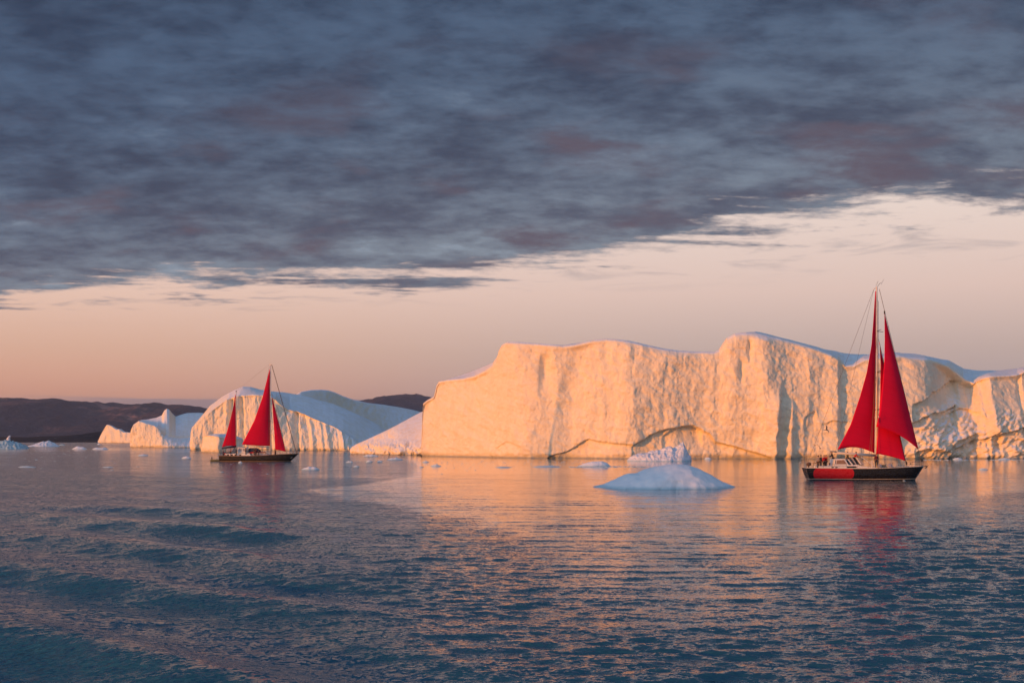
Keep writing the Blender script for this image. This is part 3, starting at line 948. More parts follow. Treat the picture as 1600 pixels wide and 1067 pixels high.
# ------------------------------------------------------------------ floes
def build_floe(name, prof, py_front, halfdepth, mat, label, rough=0.0, rs=0.8, seed=1.0, nx=90, ny=50, group='small ice floes', cat='ice floe', sharp=1.0, crease=False):
    """lens-shaped drifting ice; prof gives its outline above the water as (px, py)"""
    xs = np.array([p[0] for p in prof], float)
    ys = np.array([p[1] for p in prof], float)
    df = CAMH * F / (py_front - HY)
    yc = df + halfdepth
    px = xs[0] + (xs[-1] - xs[0]) * (0.5 - 0.5 * np.cos(np.linspace(0, math.pi, nx)))
    top = np.interp(px, xs, ys)
    H = np.maximum(CAMH + (HY - top) / F * yc, 0.02)
    e = np.clip(1 - ((px - (xs[0] + xs[-1]) / 2) / ((xs[-1] - xs[0]) / 2)) ** 2, 0.0, 1) ** 0.5
    half = halfdepth * (0.04 + 0.96 * e)
    K = np.linspace(-1, 1, ny)[:, None]
    X = (px[None, :] - 800) / F * yc + 0 * K
    Yo = K * half[None, :]
    wob = 1 + 0.10 * fbm(X * 0.35, Yo * 0.35 + 9, seed, 3)
    Y = yc + Yo * wob
    shape = np.clip(1 - np.abs(K) ** (2.0 * sharp), 0, 1)
    Z = -0.35 + (H[None, :] + 0.35) * shape
    if rough:
        n1 = ridged(X * rs, Y * rs, seed, 4, 0.6) - 0.55
        n2 = fbm(X * rs * 2.7, Y * rs * 2.7, seed + 4, 3, 0.6)
        Z = Z + rough * H.max() * (0.8 * n1 + 0.5 * n2) * shape ** 0.4 * np.clip(e, 0.2, 1)[None, :]
        X = X + rough * H.max() * 0.6 * fbm(Y * rs, Z * rs, seed + 8, 3)
    else:
        Z = Z + (0.07 * fbm(X * 0.5, Y * 0.5, seed, 4) + 0.04 * ridged(X * 1.3, Y * 1.3, seed + 2, 4)) * shape
    if crease:
        cl_ = np.interp(X, [X.min(), X.min() + 6, X.min() + 9.5, X.max()], [yc - 6.0, yc - 3.6, yc + 0.5, yc + 2])
        Z = Z - 0.10 * ss(Y, cl_ - 0.2, cl_ + 0.2) * shape * (1 - ss(X, X.min() + 7, X.min() + 11))
    Z[0] = -0.5
    Z[-1] = -0.5
    o = mesh_np(name, np.stack([X, Y, Z], -1).reshape(-1, 3), grid_faces(ny, nx), mat)
    return tag(o, label, cat, group)


build_floe('ice_floe', [(919, 762), (930, 758.5), (945, 755), (960, 749), (974, 742), (982, 738.5), (996, 738), (1010, 732), (1025, 728.5), (1040, 726.2), (1055, 725.6), (1072, 726.6),
                        (1088, 731), (1103, 738.5), (1116, 746.5), (1128, 753), (1140, 757), (1149, 761)], 764.5, 7.0, M['snow_mound'],
           'large smooth blue-white mound of ice floating nearest the viewer', nx=160, ny=110, seed=3.0, sharp=1.35, group=None, crease=True)
build_floe('ice_floe', [(979, 719), (985, 713), (1000, 709), (1018, 706), (1030, 704), (1040, 700), (1047, 698), (1052, 701), (1057, 699), (1061, 694), (1066, 691), (1070, 697), (1074, 705), (1078, 712), (1080, 719)],
           720.6, 5.0, M['rough_ice'], 'jagged grey-white ice lump with a pointed golden tip at its right end', rough=0.15, rs=0.55, seed=5.0, nx=150, ny=80, group=None)
build_floe('ice_floe', [(902, 728), (912, 724), (925, 721), (940, 720.5), (948, 723), (954, 728)], 728.6, 2.6, M['snow_mound'], 'low lavender ice mound left of the large smooth mound', rough=0.10, seed=8.0)
build_floe('ice_floe', [(-30, 699), (-12, 691), (0, 690), (12, 688.5), (20, 691), (30, 692), (40, 696), (45, 700)], 701.2, 9.0, M['teal_ice'], 'teal broken ice slab at the left edge of the frame', rough=0.35, rs=0.22, seed=11.0, nx=120)
build_floe('ice_floe', [(2, 692), (8, 690), (12, 684), (14, 680.5), (16, 681), (17, 690)], 698.6, 2.5, M['rough_ice'], 'upright white ice fin rising from the teal slab', rough=0.12, rs=0.4, seed=12.0, nx=50, ny=24)
build_floe('ice_floe', [(45, 697), (58, 694), (66, 691), (75, 689.8), (82, 692), (88, 695), (93, 697)], 697.6, 9.0, M['floe'], 'jumbled white ice rubble right of the teal slab', rough=0.45, rs=0.25, seed=13.0)
small = [
    ((92, 102), 693.6, 695.6, 'tiny teal ice piece beside the white rubble'),
    ((112, 136), 697.2, 701.8, 'white ice cake, the left of two near the pink wedge iceberg'),
    ((144, 170), 698.6, 701.9, 'low white ice cake, the right of two near the pink wedge iceberg'),
    ((151, 158), 692.8, 694.6, 'speck of white ice under the pink wedge iceberg'),
    ((215, 232), 708.6, 712.0, 'small white ice piece below the horned iceberg'),
    ((283, 299), 713.0, 716.4, 'small white ice piece between the horned iceberg and the two-masted boat'),
    ((28, 56), 727.6, 730.0, 'flat ice sliver in the left foreground of the far water'),
    ((470, 500), 728.0, 734.0, 'rounded white ice piece just right of the two-masted boat bow'),
    ((567, 593), 709.6, 713.0, 'white ice strip below the pink snow ramp'),
    ((604, 630), 714.4, 718.4, 'low ragged ice strip off the left foot of the huge iceberg'),
    ((540, 552), 719.6, 722.4, 'first small ice lump right of the bow of the two-masted boat'),
    ((571, 582), 718.6, 722.0, 'middle one of three small lumps before the pink ramp'),
    ((589, 598), 718.4, 721.8, 'rightmost of three small lumps before the pink ramp'),
    ((659, 671), 719.8, 722.2, 'pinkish ice scrap at the edge of the golden reflection'),
    ((672, 690), 725.4, 728.4, 'grey-blue ice scrap at the left edge of the golden reflection'),
    ((551, 562), 726.8, 729.4, 'little white ice chip in ruffled water right of the rounded piece'),
    ((831, 878), 726.8, 729.6, 'long thin pale slab in the golden reflection'),
    ((772, 800), 728.4, 730.2, 'dark-edged ice sliver left of the long thin slab'),
    ((1100, 1112), 713.8, 717.6, 'small white ice fragment at the foot of the huge cliff'),
    ((1488, 1504), 714.6, 718.0, 'white ice fragment at the cliff foot right of the single-masted boat'),
    ((1558, 1580), 715.4, 718.2, 'pale ice strip at the cliff foot near the right edge'),
    ((1528, 1544), 731.0, 734.0, 'small ice piece in open water near the right edge'),
    ((160, 178), 728.4, 730.2, 'flat ice chip in the left water'),
    ((655, 662), 728.4, 730.0, 'tiny ice chip left of the grey-blue scrap'),
    ((372, 379), 720.6, 723.2, 'white ice chip floating by the hull of the two-masted boat'),
]
for i, ((a, b_), tp, bs, lab) in enumerate(small):
    w = b_ - a
    rr = random.Random(i)
    n = 7
    pts = [(a, bs - 0.3)]
    for k in range(1, n):
        f = k / n
        hgt = (bs - tp) * (math.sin(math.pi * f) ** 0.7) * rr.uniform(0.65, 1.1)
        pts.append((a + w * f, bs - hgt))
    pts.append((b_, bs - 0.3))
    dist = CAMH * F / (bs - HY)
    wm = w / F * dist
    mat = M['teal_ice'] if 'teal' in lab else M['floe']
    build_floe('ice_floe', pts, bs, min(max(wm * 0.28, 0.5), 6.0), mat, lab, rough=0.25, rs=2.2 / max(wm, 1), seed=20.0 + i, nx=40, ny=20)


def build_brash():
    """countless thumb-sized to table-sized bits drifting in lines"""
    rs = np.random.RandomState(5)
    V, Fc = [], []
    base = np.array([(-1, -1, -.3), (1, -1, -.3), (1, 1, -.3), (-1, 1, -.3), (-.6, -.5, .5), (.5, -.6, .6), (.6, .5, .4), (-.5, .6, .55)], float)
    fs = np.array([(3, 2, 1, 0), (4, 5, 6, 7), (0, 1, 5, 4), (1, 2, 6, 5), (2, 3, 7, 6), (3, 0, 4, 7)])

    def put(px, py, sz, zs=0.35):
        g = ground(px, py)
        p = base * rs.uniform(0.7, 1.3, (8, 3))
        a = rs.uniform(0, 6.28)
        R2 = np.array([[math.cos(a), -math.sin(a)], [math.sin(a), math.cos(a)]])
        p[:, :2] = p[:, :2] @ R2.T * sz
        p[:, 2] *= sz * zs
        p += np.array([g.x, g.y, 0.0])
        Fc.append(fs + 8 * len(V))
        V.append(p)
    for k in range(240):
        x = rs.uniform(890, 1010)
        put(x, 729.3 + 0.5 * math.sin(x * .05) + rs.normal(0, 0.35), rs.uniform(0.10, 0.28))
    for k in range(420):
        put(rs.uniform(500, 980), 717 + rs.gamma(2.0, 3.0) + 1, rs.uniform(0.06, 0.22))
    for k in range(260):
        put(rs.uniform(0, 420), 700 + rs.gamma(2.0, 5.0), rs.uniform(0.10, 0.35), 0.25)
    for k in range(160):
        put(rs.uniform(1150, 1600), 719 + rs.gamma(1.6, 5.0), rs.uniform(0.05, 0.20))
    for k in range(90):
        put(rs.uniform(1440, 1620), 718.2 + rs.uniform(0, 1.0), rs.uniform(0.15, 0.4))
    o = mesh_np('brash_ice', np.concatenate(V), np.concatenate(Fc), M['floe'], smooth=False)
    tag(o, 'scattered tiny bits of brash ice floating on the water', 'brash ice', kind='stuff')


build_brash()

fl = ground(1035, 756)
L_off = 185.0
build_shading_berg('iceberg', fl.x + sun_dir.x * L_off, fl.y + sun_dir.y * L_off + 2, 23, 19, L_off * math.tan(SUN_EL) + 2.8, 0.6, M['ice'],
                  'unseen iceberg added left of the viewpoint to cast shade on the smooth mound', 33.0)


# ------------------------------------------------------------------ boats
def hull_surface(L0, L1, stern_rake, bow_rake, beam, sheer, zk, nst=44, nsec=16, bow_full=0.62, transom=0.55):
    """rows of stations; sheer(x) gives deck height; returns station rings (port and starboard)"""
    rings = []
    for i in range(nst + 1):
        s = i / nst
        xd = L0 + (L1 - L0) * s
        zs = sheer(s)
        # half beam at deck
        hb = beam / 2 * (transom + (1 - transom) * math.sin(min(s / 0.48, 1) * math.pi / 2)) if s < 0.48 else beam / 2 * (1 - ((s - 0.48) / 0.52) ** 2.3) ** bow_full
        hb = max(hb, 0.02)
        ring = []
        kz = zk * math.sin(math.pi * min(max(0.08 + s * 0.9, 0), 1)) ** 0.6
        for j in range(nsec + 1):
            t = j / nsec
            z = zs + (kz - zs) * t
            wf = (1 - max(0, (t - 0.35) / 0.65) ** 2.2) ** 0.5 * (1 - 0.10 * t)
            below = (zs - z)
            rake = -bow_rake * below * max(0, (s - 0.55) / 0.45) ** 1.5 + stern_rake * below * max(0, (0.25 - s) / 0.25) ** 1.5
            ring.append((xd + rake, hb * wf, z))
        rings.append(ring)
    return rings


def build_hull(parent, rings, mat, name='hull'):
    mb = MB()
    n = len(rings[0])
    vs = []
    for rg in rings:
        for (x, y, z) in rg:
            vs.append((x, -y, z))
        for (x, y, z) in rg[::-1]:
            vs.append((x, y, z))
    m_ = 2 * n
    fs = []
    for i in range(len(rings) - 1):
        for k in range(m_ - 1):
            fs.append((i * m_ + k, (i + 1) * m_ + k, (i + 1) * m_ + k + 1, i * m_ + k + 1))
    fs.append(tuple(range(m_)))
    fs.append(tuple(range((len(rings) - 1) * m_ + m_ - 1, (len(rings) - 1) * m_ - 1, -1)))
    mb.add(vs, fs)
    return mb.build(name, mat, parent, smooth=False)


def shade_smooth_sharp(o, ang=35):
    for p in o.data.polygons:
        p.use_smooth = True
    try:
        o.data.set_sharp_from_angle(angle=math.radians(ang))
    except Exception:
        pass


def build_deck(parent, rings, mat, drop=0.03, name='deck'):
    vs, fs = [], []
    for rg in rings:
        x, y, z = rg[0]
        vs += [(x, -y * 0.97, z - drop), (x, 0, z - drop + 0.05), (x, y * 0.97, z - drop)]
    for i in range(len(rings) - 1):
        for k in range(2):
            fs.append((i * 3 + k, i * 3 + k + 1, (i + 1) * 3 + k + 1, (i + 1) * 3 + k))
    return MB().add(vs, fs).build(name, mat, parent)


def deck_line(rings, side, dz=0.0, inset=0.0):
    return [Vector((rg[0][0], side * max(rg[0][1] - inset, 0.0), rg[0][2] + dz)) for rg in rings]


def sail_patch(parent, name, luff, leech, mat, y_luff, y_leech, camber, nu=18, nv=40, foot=None):
    """sail between two traced curves; both are lists of (x, z) from head to foot"""
    def samp(c, t):
        ls = [0.0]
        for a, b in zip(c[:-1], c[1:]):
            ls.append(ls[-1] + math.dist(a, b))
        d = t * ls[-1]
        for k in range(len(c) - 1):
            if d <= ls[k + 1] + 1e-9:
                f = (d - ls[k]) / max(ls[k + 1] - ls[k], 1e-9)
                return (c[k][0] + (c[k + 1][0] - c[k][0]) * f, c[k][1] + (c[k + 1][1] - c[k][1]) * f)
        return c[-1]
    vs, fs = [], []
    for j in range(nv + 1):
        t = j / nv
        a, b = samp(luff, t), samp(leech, t)
        for i in range(nu + 1):
            s = i / nu
            x = a[0] + (b[0] - a[0]) * s
            z = a[1] + (b[1] - a[1]) * s
            if foot:                                   # curved foot (positive lifts the middle)
                z += foot * math.sin(math.pi * s) * max(0, (t - 0.6) / 0.4) ** 2
            w = abs(b[0] - a[0])
            y = y_luff + (y_leech(t) - y_luff) * s - camber * w * math.sin(math.pi * s ** 0.8) * (1 - 0.55 * t ** 4)
            vs.append((x, y, z))
    for j in range(nv):
        for i in range(nu):
            q = j * (nu + 1) + i
            fs.append((q, q + 1, q + nu + 2, q + nu + 1))
    o = MB().add(vs, fs).build(name, mat, parent, smooth=True)
    md = o.modifiers.new('cloth_thickness', 'SOLIDIFY')
    md.thickness = 0.012
    return o


def wire(parent, a, b, r=0.018, name='stay', mat=None, sag=0.0):
    a, b = Vector(a), Vector(b)
    pts = [a.lerp(b, k / 6) - Vector((0, 0, sag * math.sin(math.pi * k / 6))) for k in range(7)] if sag else [a, b]
    return MB().tube(pts, r, 6).build(name, mat or M['wire'], parent)


# ---------- people
def skin_mesh(name, verts, edges, radii, sub=1):
    me = bpy.data.meshes.new(name)
    me.from_pydata([tuple(v) for v in verts], edges, [])
    o = bpy.data.objects.new(name, me)
    COL.objects.link(o)
    sk = o.modifiers.new('skin', 'SKIN')
    sk.use_smooth_shade = True
    for i, r in enumerate(radii):
        rr = r if isinstance(r, tuple) else (r, r)
        me.skin_vertices[0].data[i].radius = rr
        me.skin_vertices[0].data[i].use_root = (i == 0)
    sb = o.modifiers.new('sub', 'SUBSURF')
    sb.levels = sub
    sb.render_levels = sub
    dg = bpy.context.evaluated_depsgraph_get()
    res = bpy.data.meshes.new_from_object(o.evaluated_get(dg))
    res.name = name
    bpy.data.objects.remove(o, do_unlink=True)
    bpy.data.meshes.remove(me)
    return res


def join_into(me, mb):
    """append extra geometry (face, fingers) to a mesh"""
    import bmesh
    bm = bmesh.new()
    bm.from_mesh(me)
    vs = [bm.verts.new(v) for v in mb.v]
    for f in mb.f:
        try:
            fc = bm.faces.new([vs[i] for i in f])
            fc.smooth = True
        except ValueError:
            pass
    bmesh.ops.recalc_face_normals(bm, faces=bm.faces)
    bm.to_mesh(me)
    bm.free()


def pose_points(pose):
    """person facing +x, feet at z=0"""
    hip = Vector((0, 0, 0.92))
    lean, sit = {'stand': (0.03, 0), 'lean': (0.45, 0), 'sit': (0.15, 1), 'arm': (0.06, 0)}[pose]
    if sit:
        hip = Vector((0, 0, 0.48))
    up = Vector((math.sin(lean), 0, math.cos(lean)))
    P = {'hip': hip, 'belly': hip + up * 0.20, 'chest': hip + up * 0.42, 'neck': hip + up * 0.55, 'head': hip + up * 0.60 + Vector((0.03, 0, 0.10))}
    for s, k in ((1, 'l'), (-1, 'r')):
        P['sh' + k] = P['chest'] + Vector((0, s * 0.19, 0.06))
        if pose == 'arm' and s > 0:
            el, wr = Vector((0.20, 0.06, -0.05)), Vector((0.22, 0.0, 0.22))
        elif pose == 'lean':
            el, wr = Vector((0.12, s * 0.06, -0.25)), Vector((0.22, -s * 0.02, -0.10))
        elif sit:
            el, wr = Vector((0.05, s * 0.06, -0.26)), Vector((0.22, -s * 0.05, -0.06))
        else:
            el, wr = Vector((-0.02, s * 0.07, -0.27)), Vector((0.14, -s * 0.02, -0.20))
        P['el' + k] = P['sh' + k] + el
        P['wr' + k] = P['el' + k] + wr
        P['th' + k] = hip + Vector((0.0, s * 0.10, -0.04))
        if sit:
            P['kn' + k] = hip + Vector((0.42, s * 0.13, 0.0))
            P['an' + k] = Vector((0.44, s * 0.12, 0.08))
        else:
            P['kn' + k] = Vector((0.03, s * 0.11, 0.49))
            P['an' + k] = Vector((-0.02, s * 0.12, 0.08))
        P['to' + k] = P['an' + k] + Vector((0.16, s * 0.02, -0.04))
    return P


PERSON = {}


def person_meshes(pose):
    if pose in PERSON:
        return PERSON[pose]
    P = pose_points(pose)
    names, idx = [], {}

    def chain(keys, extra=None):
        V, E, R, ix = [], [], [], {}
        for k, par, r in keys:
            ix[k] = len(V)
            V.append(P[k] if isinstance(k, str) and k in P else extra[k])
            R.append(r)
            if par is not None:
                E.append((ix[par], ix[k]))
        return V, E, R
    ht = {'headtop': P['head'] + Vector((0.0, 0, 0.10))}
    body = chain([('hip', None, (.15, .11)), ('belly', 'hip', (.14, .10)), ('chest', 'belly', (.17, .11)), ('neck', 'chest', .055), ('head', 'neck', (.085, .095)), ('headtop', 'head', .075)]
                 + sum([[('sh' + k, 'chest', .06), ('el' + k, 'sh' + k, .042), ('wr' + k, 'el' + k, .028),
                         ('th' + k, 'hip', .09), ('kn' + k, 'th' + k, .06), ('an' + k, 'kn' + k, .04), ('to' + k, 'an' + k, .035)] for k in 'lr'], []), ht)
    bme = skin_mesh('body', *body)
    ex = MB()
    h = P['head']
    ex.ball(h + Vector((0.0, 0, 0.03)), 0.10, 12, 9, (0.95, 0.78, 1.18))
    ex.ball(h + Vector((0.10, 0, 0.015)), 0.018, 6, 5, (1.1, 0.7, 1.4))          # nose
    ex.ball(h + Vector((0.085, 0, -0.035)), 0.02, 6, 4, (0.6, 1.3, 0.4))         # mouth
    for s in (1, -1):
        ex.ball(h + Vector((0.085, s * 0.032, 0.04)), 0.012, 6, 5)               # eyes
        ex.ball(h + Vector((0.0, s * 0.082, 0.02)), 0.022, 6, 5, (0.8, 0.4, 1.3))  # ears
    for s, k in ((1, 'l'), (-1, 'r')):
        d = (P['wr' + k] - P['el' + k]).normalized()
        side = d.cross(Vector((0, 0, 1)))
        side = side.normalized() if side.length > .1 else Vector((0, 1, 0))
        nrm = side.cross(d)
        w = P['wr' + k]
        ex.tube([w - d * .02, w + d * 0.04, w + d * 0.09], [0.028, 0.038, 0.034], 8)
        for q, ln in enumerate((0.062, 0.072, 0.068, 0.052)):
            b0 = w + d * 0.085 + side * (q - 1.5) * 0.017
            ex.tube([b0, b0 + d * ln * 0.5 - nrm * 0.006, b0 + d * ln * 0.8 - nrm * 0.028], [0.0095, 0.009, 0.007], 5)
        b0 = w + d * 0.03 + side * 0.03 * s
        ex.tube([b0, b0 + d * 0.03 + side * 0.025 * s, b0 + d * 0.06 + side * 0.028 * s - nrm * .01], [0.012, 0.010, 0.008], 5)
    join_into(bme, ex)
    jk = chain([('hip', None, (.175, .13)), ('belly', 'hip', (.175, .13)), ('chest', 'belly', (.20, .14)), ('neck', 'chest', .085)]
               + sum([[('sh' + k, 'chest', .085), ('el' + k, 'sh' + k, .068), ('wr' + k, 'el' + k, .05)] for k in 'lr'], []))
    jme = skin_mesh('jacket', *jk)
    tr = chain([('hip', None, (.165, .12))] + sum([[('th' + k, 'hip', .11), ('kn' + k, 'th' + k, .085), ('an' + k, 'kn' + k, .07)] for k in 'lr'], []))
    tme = skin_mesh('trousers', *tr)
    PERSON[pose] = (bme, jme, tme, P)
    return PERSON[pose]


def put_person(loc, rz, pose, jacket, label, hat=None, group=None, scale=1.0):
    bme, jme, tme, P = person_meshes(pose)
    root = empty('person', loc, rz, label, 'person', group)
    root.scale = (scale,) * 3
    for nm, me, mt in (('body', bme, M['skin']), ('jacket', jme, M[jacket]), ('trousers', tme, M['trousers'])):
        if not me.materials:
            me.materials.append(mt)
        o = bpy.data.objects.new(nm, me)
        COL.objects.link(o)
        o.parent = root
        o.material_slots[0].link = 'OBJECT'
        o.material_slots[0].material = mt
    h = P['head']
    mb = MB()
    mb.ball(h + Vector((-0.015, 0, 0.055)), 0.108, 12, 8, (0.98, 0.86, 1.05))
    mb.v = [(v[0], v[1], max(v[2], h.z - 0.01 if v[0] < h.x + 0.02 else h.z + 0.065)) for v in mb.v]
    mb.build('hat' if hat else 'hair', M[hat] if hat else M['hair'], root, smooth=True)
    mb = MB()
    for s, k in ((1, 'l'), (-1, 'r')):
        mb = MB()
        mb.tube([P['an' + k] + Vector((0, 0, 0.14)), P['an' + k] + Vector((-0.01, 0, 0)), P['an' + k] + Vector((0.02, 0, -0.03)), P['to' + k] + Vector((0.02, 0, -0.005))], [0.06, 0.055, 0.05, 0.038], 8)
        mb.build('boot', M['black'], root, smooth=True)
    return root


def on_boat(root, x, y, z):
    c, s = math.cos(root.rotation_euler.z), math.sin(root.rotation_euler.z)
    return Vector((root.location.x + x * c - y * s, root.location.y + x * s + y * c, root.location.z + z))


# ---------- right boat: single mast, black hull with a red midsection
def boat_frame(px0, pyw):
    g = ground(px0, pyw)
    k = g.y / F                       # metres per pixel, at that depth
    return g, k


g0, k0 = boat_frame(1350, 749.5)
kk = k0 / math.cos(math.atan((1350 - 800) / F)) ** 0   # boat lies square to the picture plane
yaw = 0.0
cut = empty('sailing_boat', (g0.x, g0.y, 0), yaw, 'single-masted sailing boat, black hull with a red section, three red sails', 'sailing boat', 'red-sailed boats')


def C(px, py):
    return ((px - 1350) * k0, (749.5 - py) * k0)


def sheer_c(s):
    return C(0, 731.5)[1] + (C(0, 729.3)[1] - C(0, 731.5)[1]) * ss(s, 0.45, 1.0) + 0.06 * (2 * s - 1) ** 2


xs0, xs1 = C(1256, 0)[0], C(1443.5, 0)[0]
rings = hull_surface(xs0, xs1, 0.35, 0.66, 4.3, sheer_c, -0.7)
M['hull_c'] = hull_mat('black_red_hull', (0.012, 0.010, 0.010), red=(C(1267, 0)[0], C(1327.5, 0)[0], 0.88, 0.78), z_stripe=(0.10, 0.21))
hl = build_hull(cut, rings, M['hull_c'])
shade_smooth_sharp(hl)
build_deck(cut, rings, M['cream'])
for sd_ in (-1, 1):
    MB().tube(deck_line(rings, sd_, 0.03, 0.0), 0.05, 6).build('rail_cap', M['cream'], cut, smooth=True)
dz_c = sheer_c(0.3)


def cabin(parent, prof, half, mat, name='cabin', bevel=0.04):
    return MB().prism(prof, -half, half).build(name, mat, parent, bevel=bevel)


# cockpit coaming, pilot house, coach roof
cabin(cut, [C(1276, 732), C(1276, 727.5), C(1290, 727.3), C(1318, 727), C(1320, 732)], 1.35, M['white'], 'coaming')
ph = cabin(cut, [C(1299, 727.1), C(1300.5, 716.8), C(1316.5, 716.3), C(1323, 726.8)], 1.15, M['white'], 'pilot_house')
for sd_ in (-1, 1):
    pr = [C(1303, 724.5), C(1304, 718.6), C(1314.8, 718.2), C(1319, 724.3)]
    MB().prism(pr, sd_ * 1.155, sd_ * 1.185).build('window', simple_mat('warm_glass', (0.30, 0.19, 0.13), 0.15), ph)
    MB().prism([C(1301.2, 724), C(1301.8, 718.6), C(1302.6, 718.6), C(1302.2, 724)], sd_ * 1.155, sd_ * 1.17).build('window_frame', M['black'], ph)
cr = cabin(cut, [C(1318, 732), C(1319, 726.3), C(1336, 725.6), C(1341, 727.2), C(1352, 729.2), C(1366, 730.3), C(1368, 732)], 1.2, M['white'], 'coach_roof')
for sd_ in (-1, 1):
    MB().prism([C(1317.5, 730.5), C(1320, 728.2), C(1332.5, 728.0), C(1335, 729.6), C(1333, 730.4)], sd_ * 1.205, sd_ * 1.225).build('window', M['glass'], cr)
    for px_ in (1294.5, 1300.5):
        MB().prism([C(px_, 730.8), C(px_ + 0.5, 728.8), C(px_ + 4, 728.8), C(px_ + 3.2, 730.8)], sd_ * 1.355, sd_ * 1.372).build('window', M['glass'], cr)
# spray hood of slanting panes ahead of the pilot house
for i, (a, b_, mt) in enumerate((((1321, 717), (1328, 726), 'white'), ((1327, 714.5), (1334, 725.8), 'greycanvas'), ((1333.5, 714), (1341.5, 725.6), 'white'), ((1337, 716), (1345, 726.5), 'greycanvas'))):
    A, B = C(*a), C(*b_)
    MB().prism([A, (A[0] + 0.16, A[1]), (B[0] + 0.16, B[1]), B], -0.95, 0.95).build('windscreen_panel', M[mt], cut)
MB().prism([C(1331, 722), C(1334, 717), C(1338, 725.6), C(1333, 725.8)], -0.8, 0.8).build('hatch_cover', M['glass'], cut)
# mast
mx, _ = C(1370, 0)
mtop = C(0, 448)[1]
mast = MB().tube([(mx, 0, 1.6), (mx, 0, 12), (mx, 0, mtop)], [0.155, 0.15, 0.10], 12).build('mast', M['mast'], cut, smooth=True)
track = MB().box((mx + 0.20, 0, 13.0), (0.04, 0.05, 22.4)).build('sail_track', M['wire'], cut)
for py_, hl_ in ((517.8, 1.5), (581.5, 1.75), (640, 1.8)):
    zz = C(0, py_)[1]
    for sd_ in (-1, 1):
        MB().tube([(mx, 0, zz), (mx - 0.25 * sd_ * -1 + 0.35 * sd_ * -1, sd_ * hl_, zz + 0.12)], [0.05, 0.032], 6).build('spreader', M['black'], mast)
    MB().tube([(mx - 0.75 * (py_ > 560), 0.02, zz), (mx + 0.85, -0.1, zz - 0.08)], 0.035, 6).build('spreader', M['black'], mast)
# mast head gear
hd = MB()
hd.tube([(mx, 0, mtop - 0.1), (mx - 0.45, 0.0, mtop - 0.35)], 0.05, 6)
hd.build('masthead_crane', M['mast'], mast)
MB().tube([(mx - 0.15, 0, mtop), (mx + 0.18, 0, mtop + 0.75)], 0.02, 5).build('antenna', M['wire'], mast)
MB().tube([(mx + 0.1, 0, mtop), (mx + 0.40, 0, mtop + 0.45), (mx + 0.72, 0, mtop + 0.55), (mx + 0.62, 0, mtop + 0.30)], 0.025, 5).build('wind_vane', M['black'], mast)
MB().tube([(mx + 0.74, 0, mtop + 0.6), (mx + 0.95, 0, mtop + 1.05)], 0.018, 5).build('antenna', M['wire'], mast)
# boom with its cover, vang, boom crutch
bA, bB = C(1297, 707), C(1368, 711.5)
MB().tube([(bA[0], -1.2, bA[1]), (bB[0], 0, bB[1])], [0.15, 0.19], 10).build('boom', M['cream'], cut, smooth=True)
MB().tube([(bA[0] - 0.3, -1.25, bA[1] + 0.15), (bA[0] + 0.5, -1.15, bA[1] + 0.1)], 0.13, 8).build('boom_end', M['steel'], cut, smooth=True)
vA, vB = C(1343, 713), C(1365, 727.5)
MB().tube([(vA[0], -0.55, vA[1]), (vB[0], -0.2, vB[1])], 0.055, 6).build('boom_vang', M['white'], cut)
pA, pB = C(1355, 718.5), C(1355, 733)
MB().tube([(pA[0], -2.05, pA[1]), (pB[0], -2.05, pB[1])], 0.06, 6).build('post', M['white'], cut)
# sails
luff = [C(1368.3, 455), C(1368.2, 540), C(1367.3, 620), C(1366, 708)]
leech = [C(1367.2, 455), C(1363.5, 498), C(1359.5, 540), C(1351, 583), C(1340, 619), C(1324, 664), C(1303, 702.3)]
sail_patch(cut, 'mainsail', luff, leech, M['sail'], -0.12, lambda t: -0.1 - 1.6 * t, 0.06, foot=0.55)
luff = [C(1382, 490), C(1408, 595), C(1435, 702)]
leech = [C(1381.6, 490), C(1380, 530), C(1378, 562), C(1373, 600), C(1368, 632), C(1364, 652), C(1360, 667)]
sail_patch(cut, 'headsail', luff, leech, M['sail'], -0.05, lambda t: -0.1 - 2.4 * t, 0.10, foot=0.45)
luff = [C(1373.5, 535), C(1394, 627), C(1415, 720)]
leech = [C(1373.2, 535), C(1374.5, 570), C(1373, 620), C(1369.5, 665), C(1365.5, 708.5)]
sail_patch(cut, 'staysail', luff, leech, M['sail'], -0.02, lambda t: -0.3 - 0.6 * t, 0.05, foot=0.10)
# standing rigging
fs_a, fs_b = C(1374, 452), C(1440.5, 727)
wire(cut, (fs_a[0], 0, fs_a[1]), (fs_b[0], 0, fs_b[1]), 0.03, 'forestay')
wire(cut, (C(1373, 530)[0], 0, C(0, 530)[1]), (C(1417, 729)[0], 0, C(0, 729)[1]), 0.028, 'inner_stay')
for q, (px_, yy, r_) in enumerate(((1274, 0.8, 0.018), (1288, -1.2, 0.014))):
    b_ = C(px_ if q == 0 else 1310, 729 if q == 0 else 728)
    wire(cut, (mx - 0.4, 0, mtop - 0.35), (C((1262, 1296)[q], 0)[0], yy, 1.8), r_, 'backstay')
for sd_ in (-1, 1):
    for (zt_, xo) in ((mtop - 0.3, 0.30), (C(0, 517)[1], -0.2), (C(0, 581)[1], -0.6)):
        wire(cut, (mx, 0, zt_), (C(1355.5, 0)[0] + xo + (0.6 if xo > 0 else 0), sd_ * 2.05, 1.7), 0.016, 'shroud')
MB().tube([C(1382, 486) and (C(1382, 486)[0], 0, C(0, 486)[1]), (C(1382.3, 0)[0], 0, C(0, 491)[1])], 0.10, 8).build('furler_swivel', M['black'], cut)
